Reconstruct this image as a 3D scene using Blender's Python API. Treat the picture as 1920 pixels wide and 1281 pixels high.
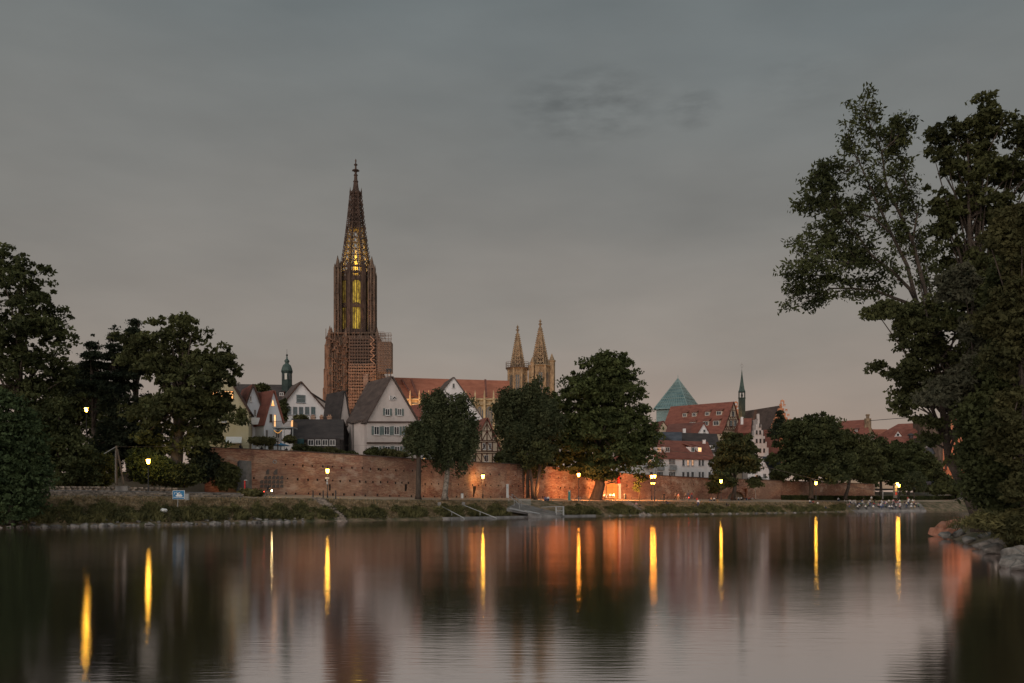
import bpy, bmesh, math, random
import numpy as np
from mathutils import Vector, Matrix
R = math.radians
for o in list(bpy.data.objects): bpy.data.objects.remove(o)
scene = bpy.context.scene
col = scene.collection
# ------------------------------------------------------------------ camera
FX, HV, CH = 1800.0, 942.0, 2.6        # focal length in photo pixels, horizon row, eye height over the water
cam = bpy.data.objects.new('camera', bpy.data.cameras.new('camera'))
col.objects.link(cam)
cam.location = (0, 0, CH); cam.rotation_euler = (R(90), 0, 0)
cam.data.sensor_width = 36; cam.data.lens = 36*FX/1920
cam.data.shift_y = (HV-640.5)/1920
cam.data.clip_start = .3; cam.data.clip_end = 6000
scene.camera = cam
# ------------------------------------------------------------------ world
SUN_EL, SUN_ROT = 9, 215
w = bpy.data.worlds.new('World'); scene.world = w; w.use_nodes = True
nt = w.node_tree; N = nt.nodes; Lk = nt.links; N.clear()
def nd(t, **k):
    n = N.new(t)
    for a, b in k.items(): setattr(n, a, b)
    return n
def mth(op, a, b=None, c=None, clamp=False):
    n = nd('ShaderNodeMath', operation=op); n.use_clamp = clamp
    for i, x in enumerate((a, b, c)):
        if x is None: continue
        if isinstance(x, (int, float)): n.inputs[i].default_value = x
        else: Lk.new(x, n.inputs[i])
    return n.outputs[0]
tc = nd('ShaderNodeTexCoord'); sep = nd('ShaderNodeSeparateXYZ'); Lk.new(tc.outputs['Generated'], sep.inputs[0])
sx, sy, sz = sep.outputs
mp = nd('ShaderNodeMapping'); mp.inputs['Scale'].default_value = (2.2, 2.2, 7.0); mp.inputs['Rotation'].default_value = (0, R(14), 0)
Lk.new(tc.outputs['Generated'], mp.inputs[0])
nz = nd('ShaderNodeTexNoise'); nz.inputs['Scale'].default_value = 1.25; nz.inputs['Detail'].default_value = 5; nz.inputs['Roughness'].default_value = .5
Lk.new(mp.outputs[0], nz.inputs['Vector'])
elev = mth('ADD', sz, mth('MULTIPLY', mth('SUBTRACT', nz.outputs[0], .5), .12))
rp = nd('ShaderNodeValToRGB'); Lk.new(elev, rp.inputs[0]); e = rp.color_ramp.elements
stops = [(0.0, (.305, .218, .178)), (.075, (.270, .208, .174)), (.16, (.214, .187, .163)), (.27, (.166, .159, .146)), (.38, (.142, .148, .143)), (.50, (.108, .127, .132)), (1, (.13, .16, .17))]
e[0].position = 0; e[0].color = (*stops[0][1], 1); e[1].position = 1; e[1].color = (*stops[-1][1], 1)
for p_, c_ in stops[1:-1]:
    q = e.new(p_); q.color = (*c_, 1)
# soft cloud mottling
nz2 = nd('ShaderNodeTexNoise'); nz2.inputs['Scale'].default_value = 2.1; nz2.inputs['Detail'].default_value = 7; Lk.new(mp.outputs[0], nz2.inputs['Vector'])
mott = mth('ADD', mth('MULTIPLY', mth('SUBTRACT', nz2.outputs[0], .5), .46), 1.0)
# darker wisps of cloud
def wisp(u, v, w_, h_):
    d = Vector(((u-960)/FX, 1, (HV-v)/FX)).normalized()
    a = mth('DIVIDE', mth('SUBTRACT', sx, d.x), w_); b = mth('DIVIDE', mth('SUBTRACT', sz, d.z), h_)
    r2 = mth('ADD', mth('MULTIPLY', a, a), mth('MULTIPLY', b, b))
    return mth('SUBTRACT', 1.0, r2, None, True)
nz3 = nd('ShaderNodeTexNoise'); nz3.inputs['Scale'].default_value = 14; nz3.inputs['Detail'].default_value = 4; Lk.new(mp.outputs[0], nz3.inputs['Vector'])
ws = mth('ADD', mth('ADD', wisp(1105, 200, .085, .038), wisp(1300, 205, .03, .02)), mth('MULTIPLY', wisp(1500, 160, .05, .03), .4))
ws = mth('MULTIPLY', mth('MULTIPLY', ws, mth('SUBTRACT', nz3.outputs[0], .34, None, True)), .85)
shade = mth('MULTIPLY', mott, mth('SUBTRACT', 1.0, ws))
# afterglow: the sky behind the viewer is brighter, the left side slightly dimmer
back = mth('MULTIPLY', mth('MULTIPLY', sy, -1.0, None, True), 3.6)
gain = mth('MULTIPLY', shade, mth('ADD', 1.0, back))
vm = nd('ShaderNodeVectorMath', operation='SCALE'); Lk.new(rp.outputs[0], vm.inputs[0]); Lk.new(gain, vm.inputs['Scale'])
sky = nd('ShaderNodeTexSky', sky_type='NISHITA'); sky.sun_disc = False; sky.sun_elevation = R(SUN_EL); sky.sun_rotation = R(SUN_ROT)
bg1 = nd('ShaderNodeBackground'); Lk.new(sky.outputs[0], bg1.inputs[0]); bg1.inputs[1].default_value = .004
bg2 = nd('ShaderNodeBackground'); Lk.new(vm.outputs[0], bg2.inputs[0]); bg2.inputs[1].default_value = 1.25
ad = nd('ShaderNodeAddShader'); Lk.new(bg1.outputs[0], ad.inputs[0]); Lk.new(bg2.outputs[0], ad.inputs[1])
wo = nd('ShaderNodeOutputWorld'); Lk.new(ad.outputs[0], wo.inputs[0])
sun = bpy.data.objects.new('sun', bpy.data.lights.new('sun', 'SUN')); col.objects.link(sun)
sun.data.energy = 1.0; sun.data.angle = R(35); sun.data.color = (1, .86, .78)
sun.rotation_euler = (R(62), 0, R(-28))
scene.view_settings.view_transform = 'Standard'; scene.view_settings.look = 'None'
scene.view_settings.exposure = 0; scene.view_settings.gamma = 1
scene.render.engine = 'CYCLES'
# ------------------------------------------------------------------ materials
def mat(name, c1, c2=None, scale=(1, 1, 1), rough=.85, emit=0, detail=5, c3=None, lo=.35, hi=.65, bump=0, metal=0, spec=.3, bscale=8):
    m = bpy.data.materials.new(name); m.use_nodes = True
    n = m.node_tree.nodes; l = m.node_tree.links; b = n['Principled BSDF']
    b.inputs['Roughness'].default_value = rough; b.inputs['Metallic'].default_value = metal
    b.inputs['Specular IOR Level'].default_value = spec
    b.inputs['Base Color'].default_value = (*c1, 1)
    g = n.new('ShaderNodeNewGeometry')
    if c2 is not None:
        mp = n.new('ShaderNodeMapping'); mp.inputs['Scale'].default_value = scale; l.new(g.outputs['Position'], mp.inputs[0])
        t = n.new('ShaderNodeTexNoise'); t.inputs['Scale'].default_value = 1; t.inputs['Detail'].default_value = detail; l.new(mp.outputs[0], t.inputs['Vector'])
        t.inputs['Roughness'].default_value = .62
        r = n.new('ShaderNodeValToRGB'); l.new(t.outputs[0], r.inputs[0]); e = r.color_ramp.elements
        e[0].position = lo; e[0].color = (*c1, 1); e[1].position = hi; e[1].color = (*c2, 1)
        if c3 is not None: q = e.new((lo+hi)/2); q.color = (*c3, 1)
        l.new(r.outputs[0], b.inputs['Base Color'])
        if emit: l.new(r.outputs[0], b.inputs['Emission Color'])
    elif emit: b.inputs['Emission Color'].default_value = (*c1, 1)
    if emit: b.inputs['Emission Strength'].default_value = emit
    if bump:
        t2 = n.new('ShaderNodeTexNoise'); t2.inputs['Scale'].default_value = bscale; t2.inputs['Detail'].default_value = 4; l.new(g.outputs['Position'], t2.inputs['Vector'])
        bp = n.new('ShaderNodeBump'); bp.inputs['Strength'].default_value = bump; bp.inputs['Distance'].default_value = .15
        l.new(t2.outputs[0], bp.inputs['Height']); l.new(bp.outputs[0], b.inputs['Normal'])
    return m
def brick_mat():
    m = mat('old_brick', (.185, .078, .052), (.37, .225, .15), (.10, .10, .30), .9, c3=(.285, .13, .085), lo=.38, hi=.62, detail=8)
    n = m.node_tree.nodes; l = m.node_tree.links; b = n['Principled BSDF']; src = b.inputs['Base Color'].links[0].from_socket
    g = n.new('ShaderNodeNewGeometry')
    def layer(scale, sc, lo, hi, colr, fac, src):
        mp = n.new('ShaderNodeMapping'); mp.inputs['Scale'].default_value = scale; l.new(g.outputs['Position'], mp.inputs[0])
        t = n.new('ShaderNodeTexNoise'); t.inputs['Scale'].default_value = sc; t.inputs['Detail'].default_value = 6; t.inputs['Roughness'].default_value = .7; l.new(mp.outputs[0], t.inputs['Vector'])
        r = n.new('ShaderNodeValToRGB'); r.color_ramp.elements[0].position = lo; r.color_ramp.elements[1].position = hi
        r.color_ramp.elements[1].color = (fac, fac, fac, 1); l.new(t.outputs[0], r.inputs[0])
        mx = n.new('ShaderNodeMix'); mx.data_type = 'RGBA'; l.new(r.outputs[0], mx.inputs[0]); l.new(src, mx.inputs[6]); mx.inputs[7].default_value = (*colr, 1)
        return mx.outputs[2]
    src = layer((1, 1, 7), .9, .47, .60, (.46, .31, .20), .7, src)      # courses of pale bricks
    src = layer((1.6, 1.6, 9), 1.3, .50, .62, (.09, .04, .03), .75, src)  # burnt bricks
    src = layer((.25, .25, .5), 1, .53, .64, (.50, .38, .29), .6, src); src = layer((.05, .05, .12), 1, .46, .60, (.12, .065, .05), .6, src)  # lime wash remains
    src = layer((.5, .5, .16), 1, .55, .68, (.09, .05, .04), .6, src)  # damp streaks
    l.new(src, b.inputs['Base Color'])
    return m
M = {}
M['brick'] = brick_mat()
M['hole'] = mat('dark_hole', (.015, .01, .008))
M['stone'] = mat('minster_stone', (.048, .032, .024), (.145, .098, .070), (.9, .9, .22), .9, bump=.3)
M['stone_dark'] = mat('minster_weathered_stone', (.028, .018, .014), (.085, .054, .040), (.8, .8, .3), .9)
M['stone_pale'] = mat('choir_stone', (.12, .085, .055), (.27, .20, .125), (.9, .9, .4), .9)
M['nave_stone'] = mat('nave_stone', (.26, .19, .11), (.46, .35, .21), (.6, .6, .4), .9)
M['amber'] = mat('interior_glow_paint', (.10, .060, .008), (.62, .42, .055), (1.1, 1.1, .45), .6, emit=.75, detail=3, lo=.36, hi=.66)  # yellow glow of the lit interior stone, put into colour and emission
def roofmat(name, a, b, c=None, s=.5): return mat(name, a, b, (s, s, s*2.5), .85, c3=c, lo=.32, hi=.7, detail=9)
M['tile_red'] = roofmat('red_tiles', (.135, .045, .033), (.24, .088, .060))
M['tile_red_old'] = roofmat('weathered_red_tiles', (.10, .038, .03), (.18, .075, .055))
M['tile_orange'] = roofmat('orange_tiles', (.22, .075, .045), (.33, .125, .075), s=.25)
M['tile_brown'] = roofmat('brown_tiles', (.055, .038, .033), (.115, .082, .068))
M['tile_dark'] = roofmat('dark_tiles', (.030, .025, .024), (.065, .052, .048))
M['slate'] = roofmat('slate', (.04, .045, .055), (.085, .09, .105))
M['copper'] = mat('green_copper', (.028, .045, .040), (.065, .095, .082), (.8, .8, .8), .7)
M['copper_dark'] = mat('dark_copper', (.014, .024, .022), (.032, .05, .043), (.8, .8, .8), .7)
M['white_plaster'] = mat('white_plaster', (.58, .54, .53), (.70, .655, .64), (.35, .35, .18), .9)
M['blue_plaster'] = mat('cool_white_plaster', (.54, .54, .56), (.64, .64, .665), (.35, .35, .18), .9)
M['grey_plaster'] = mat('grey_plaster', (.27, .225, .20), (.42, .36, .325), (.3, .3, .12), .9, detail=8)
M['pink_plaster'] = mat('pinkish_plaster', (.40, .34, .31), (.54, .465, .43), (.35, .35, .15), .9, detail=8)
M['yellow_plaster'] = mat('yellow_plaster', (.44, .37, .22), (.52, .45, .30), (.3, .3, .2), .9)
M['cream_plaster'] = mat('cream_plaster', (.42, .33, .24), (.50, .40, .30), (.4, .4, .2), .9)
M['timber'] = mat('brown_timber', (.055, .022, .015), (.09, .035, .024), (2, 2, 2))
M['glass_dark'] = mat('dark_window_glass', (.014, .017, .020), (.045, .05, .055), (.8, .8, .8), .15, spec=.6)
M['glass_teal'] = mat('teal_window_glass', (.012, .035, .04), (.03, .075, .08), (.5, .5, .5), .2, spec=.6)
M['lit'] = mat('lit_window', (.95, .36, .10), (1, .62, .28), (1.3, 1.3, 1.6), .6, emit=1.5, detail=2)
M['lit_dim'] = mat('dim_lit_window', (.45, .22, .11), (.7, .42, .25), (1.3, 1.3, 1.3), .6, emit=.55, detail=2)
M['frame_white'] = mat('white_window_frame', (.55, .52, .50))
M['frame_grey'] = mat('grey_window_frame', (.24, .25, .26))
M['frame_brown'] = mat('brown_window_frame', (.07, .04, .03))
M['shutter'] = mat('grey_green_shutter', (.10, .125, .12), (.15, .18, .17), (1, 1, 3))
M['metal'] = mat('dark_metal', (.03, .03, .03), rough=.5)
M['metal_grey'] = mat('grey_metal', (.22, .22, .22), (.32, .32, .31), (1, 1, 1), .5)
M['white_paint'] = mat('white_paint', (.62, .60, .57), (.70, .68, .65), (2, 2, 2), .6)
M['concrete'] = mat('concrete', (.10, .092, .085), (.20, .187, .175), (.7, .7, .7), .9, bump=.3)
M['rubble'] = mat('rubble_stone', (.09, .075, .062), (.27, .22, .18), (1.8, 1.8, 4), .95, detail=4, lo=.4, hi=.62, bump=.8, bscale=2.5)
M['rock'] = mat('grey_rock', (.055, .048, .042), (.25, .225, .20), (1.2, 1.2, 1.2), .9, bump=.6, bscale=4)
M['rock_red'] = mat('reddish_rock', (.26, .10, .06), (.42, .20, .13), (1.4, 1.4, 1.4), .9, bump=.6, bscale=4)
M['bark'] = mat('bark', (.035, .026, .02), (.075, .056, .043), (2, 2, .7), .95, bump=.8)
M['bark_pale'] = mat('birch_bark', (.09, .075, .06), (.26, .22, .18), (2, 2, 3), .95)
M['sand'] = mat('sandy_path', (.26, .19, .13), (.36, .27, .19), (.3, .3, .3), .95, detail=8)
M['bank'] = mat('bank_soil', (.055, .058, .024), (.22, .155, .10), (.55, .55, .9), .95, detail=9, c3=(.125, .095, .055), lo=.36, hi=.62, bump=1, bscale=3)
M['grass'] = mat('grass', (.035, .055, .014), (.10, .12, .035), (.3, .3, .3), .9)
M['dry_grass'] = mat('dry_grass', (.12, .09, .045), (.25, .185, .105), (.5, .5, .5), .9)
M['terrace'] = mat('terrace_ground', (.10, .085, .06), (.16, .13, .09), (.2, .2, .2), .95)
M['pyramid'] = mat('pyramid_glass', (.065, .13, .135), (.17, .255, .25), (.22, .22, 1.0), .22, spec=.8, metal=.25)
M['pyr_frame'] = mat('pyramid_frame', (.20, .27, .26))
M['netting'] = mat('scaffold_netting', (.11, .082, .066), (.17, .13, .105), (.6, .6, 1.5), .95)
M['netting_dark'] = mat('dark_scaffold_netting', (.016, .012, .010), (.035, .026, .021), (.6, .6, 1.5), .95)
M['steel'] = mat('scaffold_steel_lit', (.13, .08, .055), (.32, .20, .13), (1, 1, 1), .6)  # tubes in the warm light: its brightness is put into the colour
M['steel_dim'] = mat('scaffold_steel_unlit', (.075, .055, .044), (.13, .095, .075), (1, 1, 1), .6)  # darker copy of the same steel, painted for the less lit tubes
M['lamp'] = mat('lamp_glass', (1, .50, .05), emit=45)
M['lamp_o'] = mat('sodium_lamp_glass', (1, .34, .035), emit=48)
M['lamp_strong'] = mat('bright_lamp_glass', (1, .50, .05), emit=55)
M['bike_lamp'] = mat('bicycle_headlamp', (1, .72, .30), emit=110)
M['rear_lamp'] = mat('bicycle_rear_lamp', (1, .05, .03), emit=12)
M['sign_blue'] = mat('sign_blue', (.015, .13, .26), rough=.5)
M['red_paint'] = mat('red_paint', (.45, .02, .015), rough=.5)
M['teal_paint'] = mat('teal_paint', (.02, .13, .14), rough=.5)
M['wood'] = mat('wood', (.055, .040, .03), (.10, .075, .052), (2, 2, 2))
def leafmat(name, a, b, sc=.35, trans=.25):
    m = mat(name, a, b, (sc, sc, sc), .8, detail=4, lo=.38, hi=.64, spec=.15)
    n = m.node_tree.nodes; l = m.node_tree.links; p = n['Principled BSDF']
    t = n.new('ShaderNodeBsdfTranslucent'); l.new(p.inputs['Base Color'].links[0].from_socket, t.inputs[0])
    x = n.new('ShaderNodeMixShader'); x.inputs[0].default_value = trans
    l.new(p.outputs[0], x.inputs[1]); l.new(t.outputs[0], x.inputs[2]); l.new(x.outputs[0], n['Material Output'].inputs[0])
    return m
M['leaf_dark'] = leafmat('dark_leaves', (.024, .029, .011), (.072, .080, .030))
M['leaf_mid'] = leafmat('mid_leaves', (.032, .035, .014), (.088, .092, .034))
M['leaf_green'] = leafmat('green_leaves', (.030, .038, .013), (.082, .096, .032))
M['leaf_bush'] = leafmat('bright_bush_leaves', (.022, .034, .014), (.058, .082, .032), .8)
M['leaf_willow'] = leafmat('willow_leaves', (.032, .040, .018), (.075, .082, .038), .6)
M['leaf_conifer'] = leafmat('conifer_needles', (.014, .020, .012), (.042, .050, .027), .6)
M['leaf_brown'] = leafmat('brownish_leaves', (.032, .034, .013), (.080, .074, .029), .5)
M['leaf_grey'] = leafmat('grey_green_leaves', (.045, .046, .028), (.095, .092, .058), .5)
M['leaf_weed'] = leafmat('bank_weeds', (.048, .048, .020), (.145, .130, .052), .7)
M['leaf_straw'] = leafmat('dry_bank_grass', (.13, .095, .05), (.34, .25, .15), .9)
# ------------------------------------------------------------------ helpers
def P(u, v, Y): return Vector(((u-960)/FX*Y, Y, CH+(HV-v)/FX*Y))
def X_(u, Y): return (u-960)/FX*Y
def Z_(v, Y): return CH+(HV-v)/FX*Y
def hit(u, v, O, n):
    d = Vector(((u-960)/FX, 1, (HV-v)/FX)); c = Vector((0, 0, CH))
    return c + d*((O-c).dot(n)/d.dot(n))
def tag(o, label=None, cat=None, group=None, kind=None):
    if label: o['label'] = label
    if cat: o['category'] = cat
    if group: o['group'] = group
    if kind: o['kind'] = kind
    return o
def thing(name, label, cat, loc, group=None, rz=0):
    o = bpy.data.objects.new(name, None); col.objects.link(o); o.location = loc; o.rotation_euler = (0, 0, rz)
    return tag(o, label, cat, group)
class MB:
    def __init__(s): s.v = []; s.f = []; s.m = []
    def add(s, vs, fs, m=0):
        b = len(s.v); s.v += [tuple(x) for x in vs]; s.f += [tuple(b+i for i in f) for f in fs]; s.m += [m]*len(fs)
    def box(s, c, d, ax=None, m=0):
        c = Vector(c); X, Y, Z = ax if ax else (Vector((1, 0, 0)), Vector((0, 1, 0)), Vector((0, 0, 1)))
        hx, hy, hz = d[0]/2, d[1]/2, d[2]/2
        vs = [c+X*(a*hx)+Y*(b*hy)+Z*(e*hz) for e in (-1, 1) for b in (-1, 1) for a in (-1, 1)]
        s.add(vs, [(0, 2, 3, 1), (4, 5, 7, 6), (0, 1, 5, 4), (2, 6, 7, 3), (0, 4, 6, 2), (1, 3, 7, 5)], m)
    def bar(s, a, b, w, d=None, m=0):
        a = Vector(a); b = Vector(b); z = (b-a); L = z.length
        if L < 1e-6: return
        z.normalize(); t = Vector((0, 0, 1)) if abs(z.z) < .95 else Vector((0, 1, 0)); x = z.cross(t).normalized(); y = z.cross(x).normalized()
        s.box((a+b)/2, (w, d or w, L), (x, y, z), m)
    def prism(s, pts, ext, m=0):
        n = len(pts); ext = Vector(ext); vs = [Vector(p) for p in pts]; vs += [p+ext for p in vs]
        s.add(vs, [tuple(range(n-1, -1, -1)), tuple(range(n, 2*n))]+[(i, (i+1) % n, n+(i+1) % n, n+i) for i in range(n)], m)
    def tube(s, pts, rad, n=6, m=0):
        pts = [Vector(p) for p in pts]; rings = []
        for i, p in enumerate(pts):
            t = (pts[min(i+1, len(pts)-1)]-pts[max(i-1, 0)]).normalized()
            r0 = Vector((0, 0, 1)) if abs(t.z) < .9 else Vector((1, 0, 0)); x = t.cross(r0).normalized(); y = t.cross(x)
            r = rad[i] if isinstance(rad, (list, tuple)) else rad
            rings += [p+x*(math.cos(2*math.pi*k/n)*r)+y*(math.sin(2*math.pi*k/n)*r) for k in range(n)]
        fs = [(i*n+k, i*n+(k+1) % n, (i+1)*n+(k+1) % n, (i+1)*n+k) for i in range(len(pts)-1) for k in range(n)]
        fs += [tuple(range(n-1, -1, -1)), tuple((len(pts)-1)*n+k for k in range(n))]
        s.add(rings, fs, m)
    def lathe(s, c, prof, n=8, rot=0, m=0):       # prof: (radius, z)
        c = Vector(c); vs = []
        for r, z in prof: vs += [c+Vector((math.cos(2*math.pi*k/n+rot)*r, math.sin(2*math.pi*k/n+rot)*r, z)) for k in range(n)]
        fs = [(i*n+k, i*n+(k+1) % n, (i+1)*n+(k+1) % n, (i+1)*n+k) for i in range(len(prof)-1) for k in range(n)]
        fs += [tuple(range(n-1, -1, -1)), tuple((len(prof)-1)*n+k for k in range(n))]
        s.add(vs, fs, m)
    def build(s, name, mats, parent=None, smooth=False):
        if not isinstance(mats, (list, tuple)): mats = [mats]
        me = bpy.data.meshes.new(name)
        off = Vector((0, 0, 0)); q = parent
        while q is not None: off = off+q.location; q = q.parent
        me.from_pydata([(x-off.x, y-off.y, z-off.z) for x, y, z in s.v], [], s.f)
        for m in mats: me.materials.append(m)
        if len(mats) > 1: me.polygons.foreach_set('material_index', s.m)
        if smooth: me.polygons.foreach_set('use_smooth', [True]*len(s.f))
        me.update(); o = bpy.data.objects.new(name, me); col.objects.link(o)
        if parent: o.parent = parent
        return o
def npmesh(name, co, quads, mats, parent=None, loc=(0, 0, 0), mi=None):
    me = bpy.data.meshes.new(name); nv = len(co); nf = len(quads)
    me.vertices.add(nv); me.vertices.foreach_set('co', (co-np.array(loc)).astype(np.float32).ravel())
    me.loops.add(nf*4); me.loops.foreach_set('vertex_index', quads.astype(np.int32).ravel())
    me.polygons.add(nf); me.polygons.foreach_set('loop_start', np.arange(nf, dtype=np.int32)*4)
    try: me.polygons.foreach_set('loop_total', np.full(nf, 4, dtype=np.int32))
    except Exception: pass
    for m in (mats if isinstance(mats, (list, tuple)) else [mats]): me.materials.append(m)
    if mi is not None: me.polygons.foreach_set('material_index', mi.astype(np.int32))
    me.update(calc_edges=True); me.validate()
    o = bpy.data.objects.new(name, me); col.objects.link(o)
    if parent: o.parent = parent
    else: o.location = loc
    return o
def copy_tree(o, parent=None):
    c = o.copy(); col.objects.link(c); c.parent = parent
    for ch in list(o.children): copy_tree(ch, c)
    return c
# ------------------------------------------------------------------ terrain tables (world X,Y of the far bank)
ST = [  # u, Y water edge, Y bank top, z top, Y wall foot, z wall foot
 (-500, 84, 92, 3.4, 112, 4.5), (-200, 91, 99, 3.4, 118, 4.4), (0, 97.5, 106, 3.35, 125, 4.2), (150, 102, 111, 3.4, 131, 4.2), (300, 109, 118, 3.35, 137, 4.1), (450, 119, 128, 3.25, 141, 3.85),
 (560, 127, 136, 3.2, 145, 3.73), (680, 134, 144, 3.05, 152, 3.53), (780, 141, 151, 3.0, 162, 3.45), (950, 159, 169, 2.93, 182, 3.42), (1050, 171, 181, 2.88, 195, 3.4),
 (1180, 186, 196, 2.83, 215, 3.4), (1330, 203, 213, 2.75, 240, 3.4), (1400, 214, 224, 2.74, 248, 3.43), (1500, 234, 245, 2.74, 262, 3.4), (1600, 258, 271, 2.75, 285, 3.4),
 (1760, 292, 304, 2.8, 322, 3.6), (1840, 312, 326, 3.2, 345, 4.2), (2050, 370, 385, 4, 410, 5)]
SU = [s[0] for s in ST]
def st(u, k): return float(np.interp(u, SU, [s[k] for s in ST]))
def cols():
    us = list(np.arange(-500, 2051, 6.0)); return us
rng = np.random.default_rng(7)
def vnoise(x, y, s):
    x = np.asarray(x)*s; y = np.asarray(y)*s
    return (np.sin(x*1.3+1.7*np.sin(y*.9+.3))+np.sin(y*1.7+1.3*np.sin(x*1.1+2))+.5*np.sin(3.1*x+2.3*y)+.5*np.sin(2.7*y-3.3*x+1))/3
def bank_point(u, t):
    Yw, Yt, zt = st(u, 1), st(u, 2), st(u, 3)
    Y = Yw+(Yt-Yw)*t; X = X_(u, Y); z = zt*(t**.8) if t > 0 else 0
    z += .16*float(vnoise(X, Y, .9))*math.sin(math.pi*min(max(t, 0), 1))*1.3
    return Vector((X, Y, z))
def grid_obj(name, rows, m):
    nr = len(rows); nc = len(rows[0]); co = np.array([[tuple(p) for p in r] for r in rows]).reshape(-1, 3)
    i, j = np.meshgrid(np.arange(nr-1), np.arange(nc-1), indexing='ij'); a = (i*nc+j).ravel()
    q = np.stack([a, a+1, a+nc+1, a+nc], 1)
    return npmesh(name, co, q, m)
us = cols()
def wall_top(u):
    tb = [(385, 137, 839), (560, 145, 847), (680, 152, 854), (780, 162, 861), (950, 182, 870), (1050, 195, 877), (1180, 215, 889), (1330, 240, 897), (1400, 248, 899), (1500, 262, 903), (1640, 292, 908)]
    Y = np.interp(u, [t[0] for t in tb], [t[1] for t in tb]); v = np.interp(u, [t[0] for t in tb], [t[2] for t in tb])
    return Z_(v, st(u, 4))
rows = []
for t in [-.9, -.4, 0]+[k/12 for k in range(1, 13)]:
    r = []
    for u in us:
        if t < 0:
            Y = st(u, 1)+t*8; r.append(Vector((X_(u, Y), Y, t*2.2)))
        else: r.append(bank_point(u, t))
    rows.append(r)
tag(grid_obj('river_bank', rows, M['bank']), kind='structure')
rows = []
for t in (0, .15, .5, .8, 1, 1.03):
    r = []
    for u in us:
        Ya, Yb = st(u, 2), st(u, 4); Y = Ya+(Yb-Ya)*t; r.append(Vector((X_(u, Y), Y, st(u, 3)+(st(u, 5)-st(u, 3))*min(t, 1)+.004)))
    rows.append(r)
tag(grid_obj('path', rows, M['sand']), kind='structure')
def terrace_z(u):
    if u < 385: return float(np.interp(u, [-500, 200, 385], [6.5, 6.8, 8.6]))
    if u > 1640: return 6.0
    return wall_top(u)-1.0
rows = []
for k, dy in enumerate((.55, 1.2, 25, 120, 600, 3500)):
    r = []
    for u in us:
        Y = st(u, 4)*1.0+dy; z = terrace_z(u)
        if dy == .55: z = st(u, 5)-.2
        if u < 385 and dy == 1.2: Y += 6
        if u > 1640 and dy == 1.2: Y += 14
        if dy >= 600: z = 8
        r.append(Vector((X_(u, Y)*(1 if dy < 600 else 1.6), Y, z)))
    rows.append(r)
tag(grid_obj('city_ground', rows, M['terrace']), kind='structure')
# ---- near right bank
NB = [(-400, -14), (-60, -9), (4, -6), (13, 6), (18, 26), (21.6, 40.3), (25.2, 50), (30.5, 66), (35, 80.7), (51, 109), (70, 142), (130, 200), (240, 300), (420, 420)]
def nb_rows():
    rows = []
    pts = []
    for i in range(len(NB)-1):
        for k in range(10): t = k/10; pts.append((Vector((*NB[i], 0))*(1-t)+Vector((*NB[i+1], 0))*t))
    pts.append(Vector((*NB[-1], 0)))
    sm = [sum((pts[min(max(i+d, 0), len(pts)-1)] for d in (-3, -2, -1, 0, 1, 2, 3)), Vector())/7 for i in range(len(pts))]
    nr = []
    for i, p in enumerate(sm):
        t = (sm[min(i+1, len(sm)-1)]-sm[max(i-1, 0)]).normalized(); nr.append(Vector((t.y, -t.x, 0)))
    for d, z in ((-4, -1.6), (-1.5, -.6), (0, 0), (1, .35), (2.2, .75), (4, 1.2), (7, 1.5), (14, 1.9), (60, 2.2), (900, 3)):
        rows.append([p+n*d+Vector((0, 0, z+(.14*float(vnoise(p.x+n.x*d, p.y+n.y*d, 1.1)) if 0 < d < 20 else 0))) for p, n in zip(sm, nr)])
    return rows, sm, nr
nrows, nline, nnorm = nb_rows()
tag(grid_obj('near_bank', nrows, M['bank']), kind='structure')
# ---- water
mw = bpy.data.materials.new('river_water'); mw.use_nodes = True
n = mw.node_tree.nodes; l = mw.node_tree.links; n.clear()
out = n.new('ShaderNodeOutputMaterial'); gl = n.new('ShaderNodeBsdfGlossy'); df = n.new('ShaderNodeBsdfDiffuse'); mx = n.new('ShaderNodeMixShader')
gl.distribution = 'BECKMANN'; gl.inputs['Color'].default_value = (.98, .94, .95, 1); gl.inputs['Roughness'].default_value = .13
df.inputs['Color'].default_value = (.075, .052, .042, 1); mx.inputs[0].default_value = .92
geo = n.new('ShaderNodeNewGeometry')
hs = []
for scl, sc, st_, de in (((.05, .13, 1), 1.0, 1.0, 2), ((1.1, 6, 1), 1.0, .17, 3), ((.012, .05, 1), 1.0, 1.2, 2)):
    mp = n.new('ShaderNodeMapping'); mp.inputs['Scale'].default_value = scl; l.new(geo.outputs['Position'], mp.inputs[0])
    t = n.new('ShaderNodeTexNoise'); t.inputs['Scale'].default_value = sc; t.inputs['Detail'].default_value = de; l.new(mp.outputs[0], t.inputs['Vector'])
    q = n.new('ShaderNodeMath'); q.operation = 'MULTIPLY'; q.inputs[1].default_value = st_; l.new(t.outputs[0], q.inputs[0]); hs.append(q.outputs[0])
a1 = n.new('ShaderNodeMath'); l.new(hs[0], a1.inputs[0]); l.new(hs[1], a1.inputs[1])
bp = n.new('ShaderNodeBump'); bp.inputs['Strength'].default_value = .2; bp.inputs['Distance'].default_value = .10; l.new(a1.outputs[0], bp.inputs['Height'])
l.new(bp.outputs[0], gl.inputs['Normal'])
rr = n.new('ShaderNodeMapRange'); rr.inputs['From Min'].default_value = .4; rr.inputs['From Max'].default_value = .8; rr.inputs['To Min'].default_value = .085; rr.inputs['To Max'].default_value = .135
l.new(hs[2], rr.inputs['Value']); l.new(rr.outputs[0], gl.inputs['Roughness'])
l.new(df.outputs[0], mx.inputs[1]); l.new(gl.outputs[0], mx.inputs[2]); l.new(mx.outputs[0], out.inputs[0])
wm = MB(); wm.add([(-600, -60, 0), (900, -60, 0), (900, 700, 0), (-600, 700, 0)], [(0, 1, 2, 3)])
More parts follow.
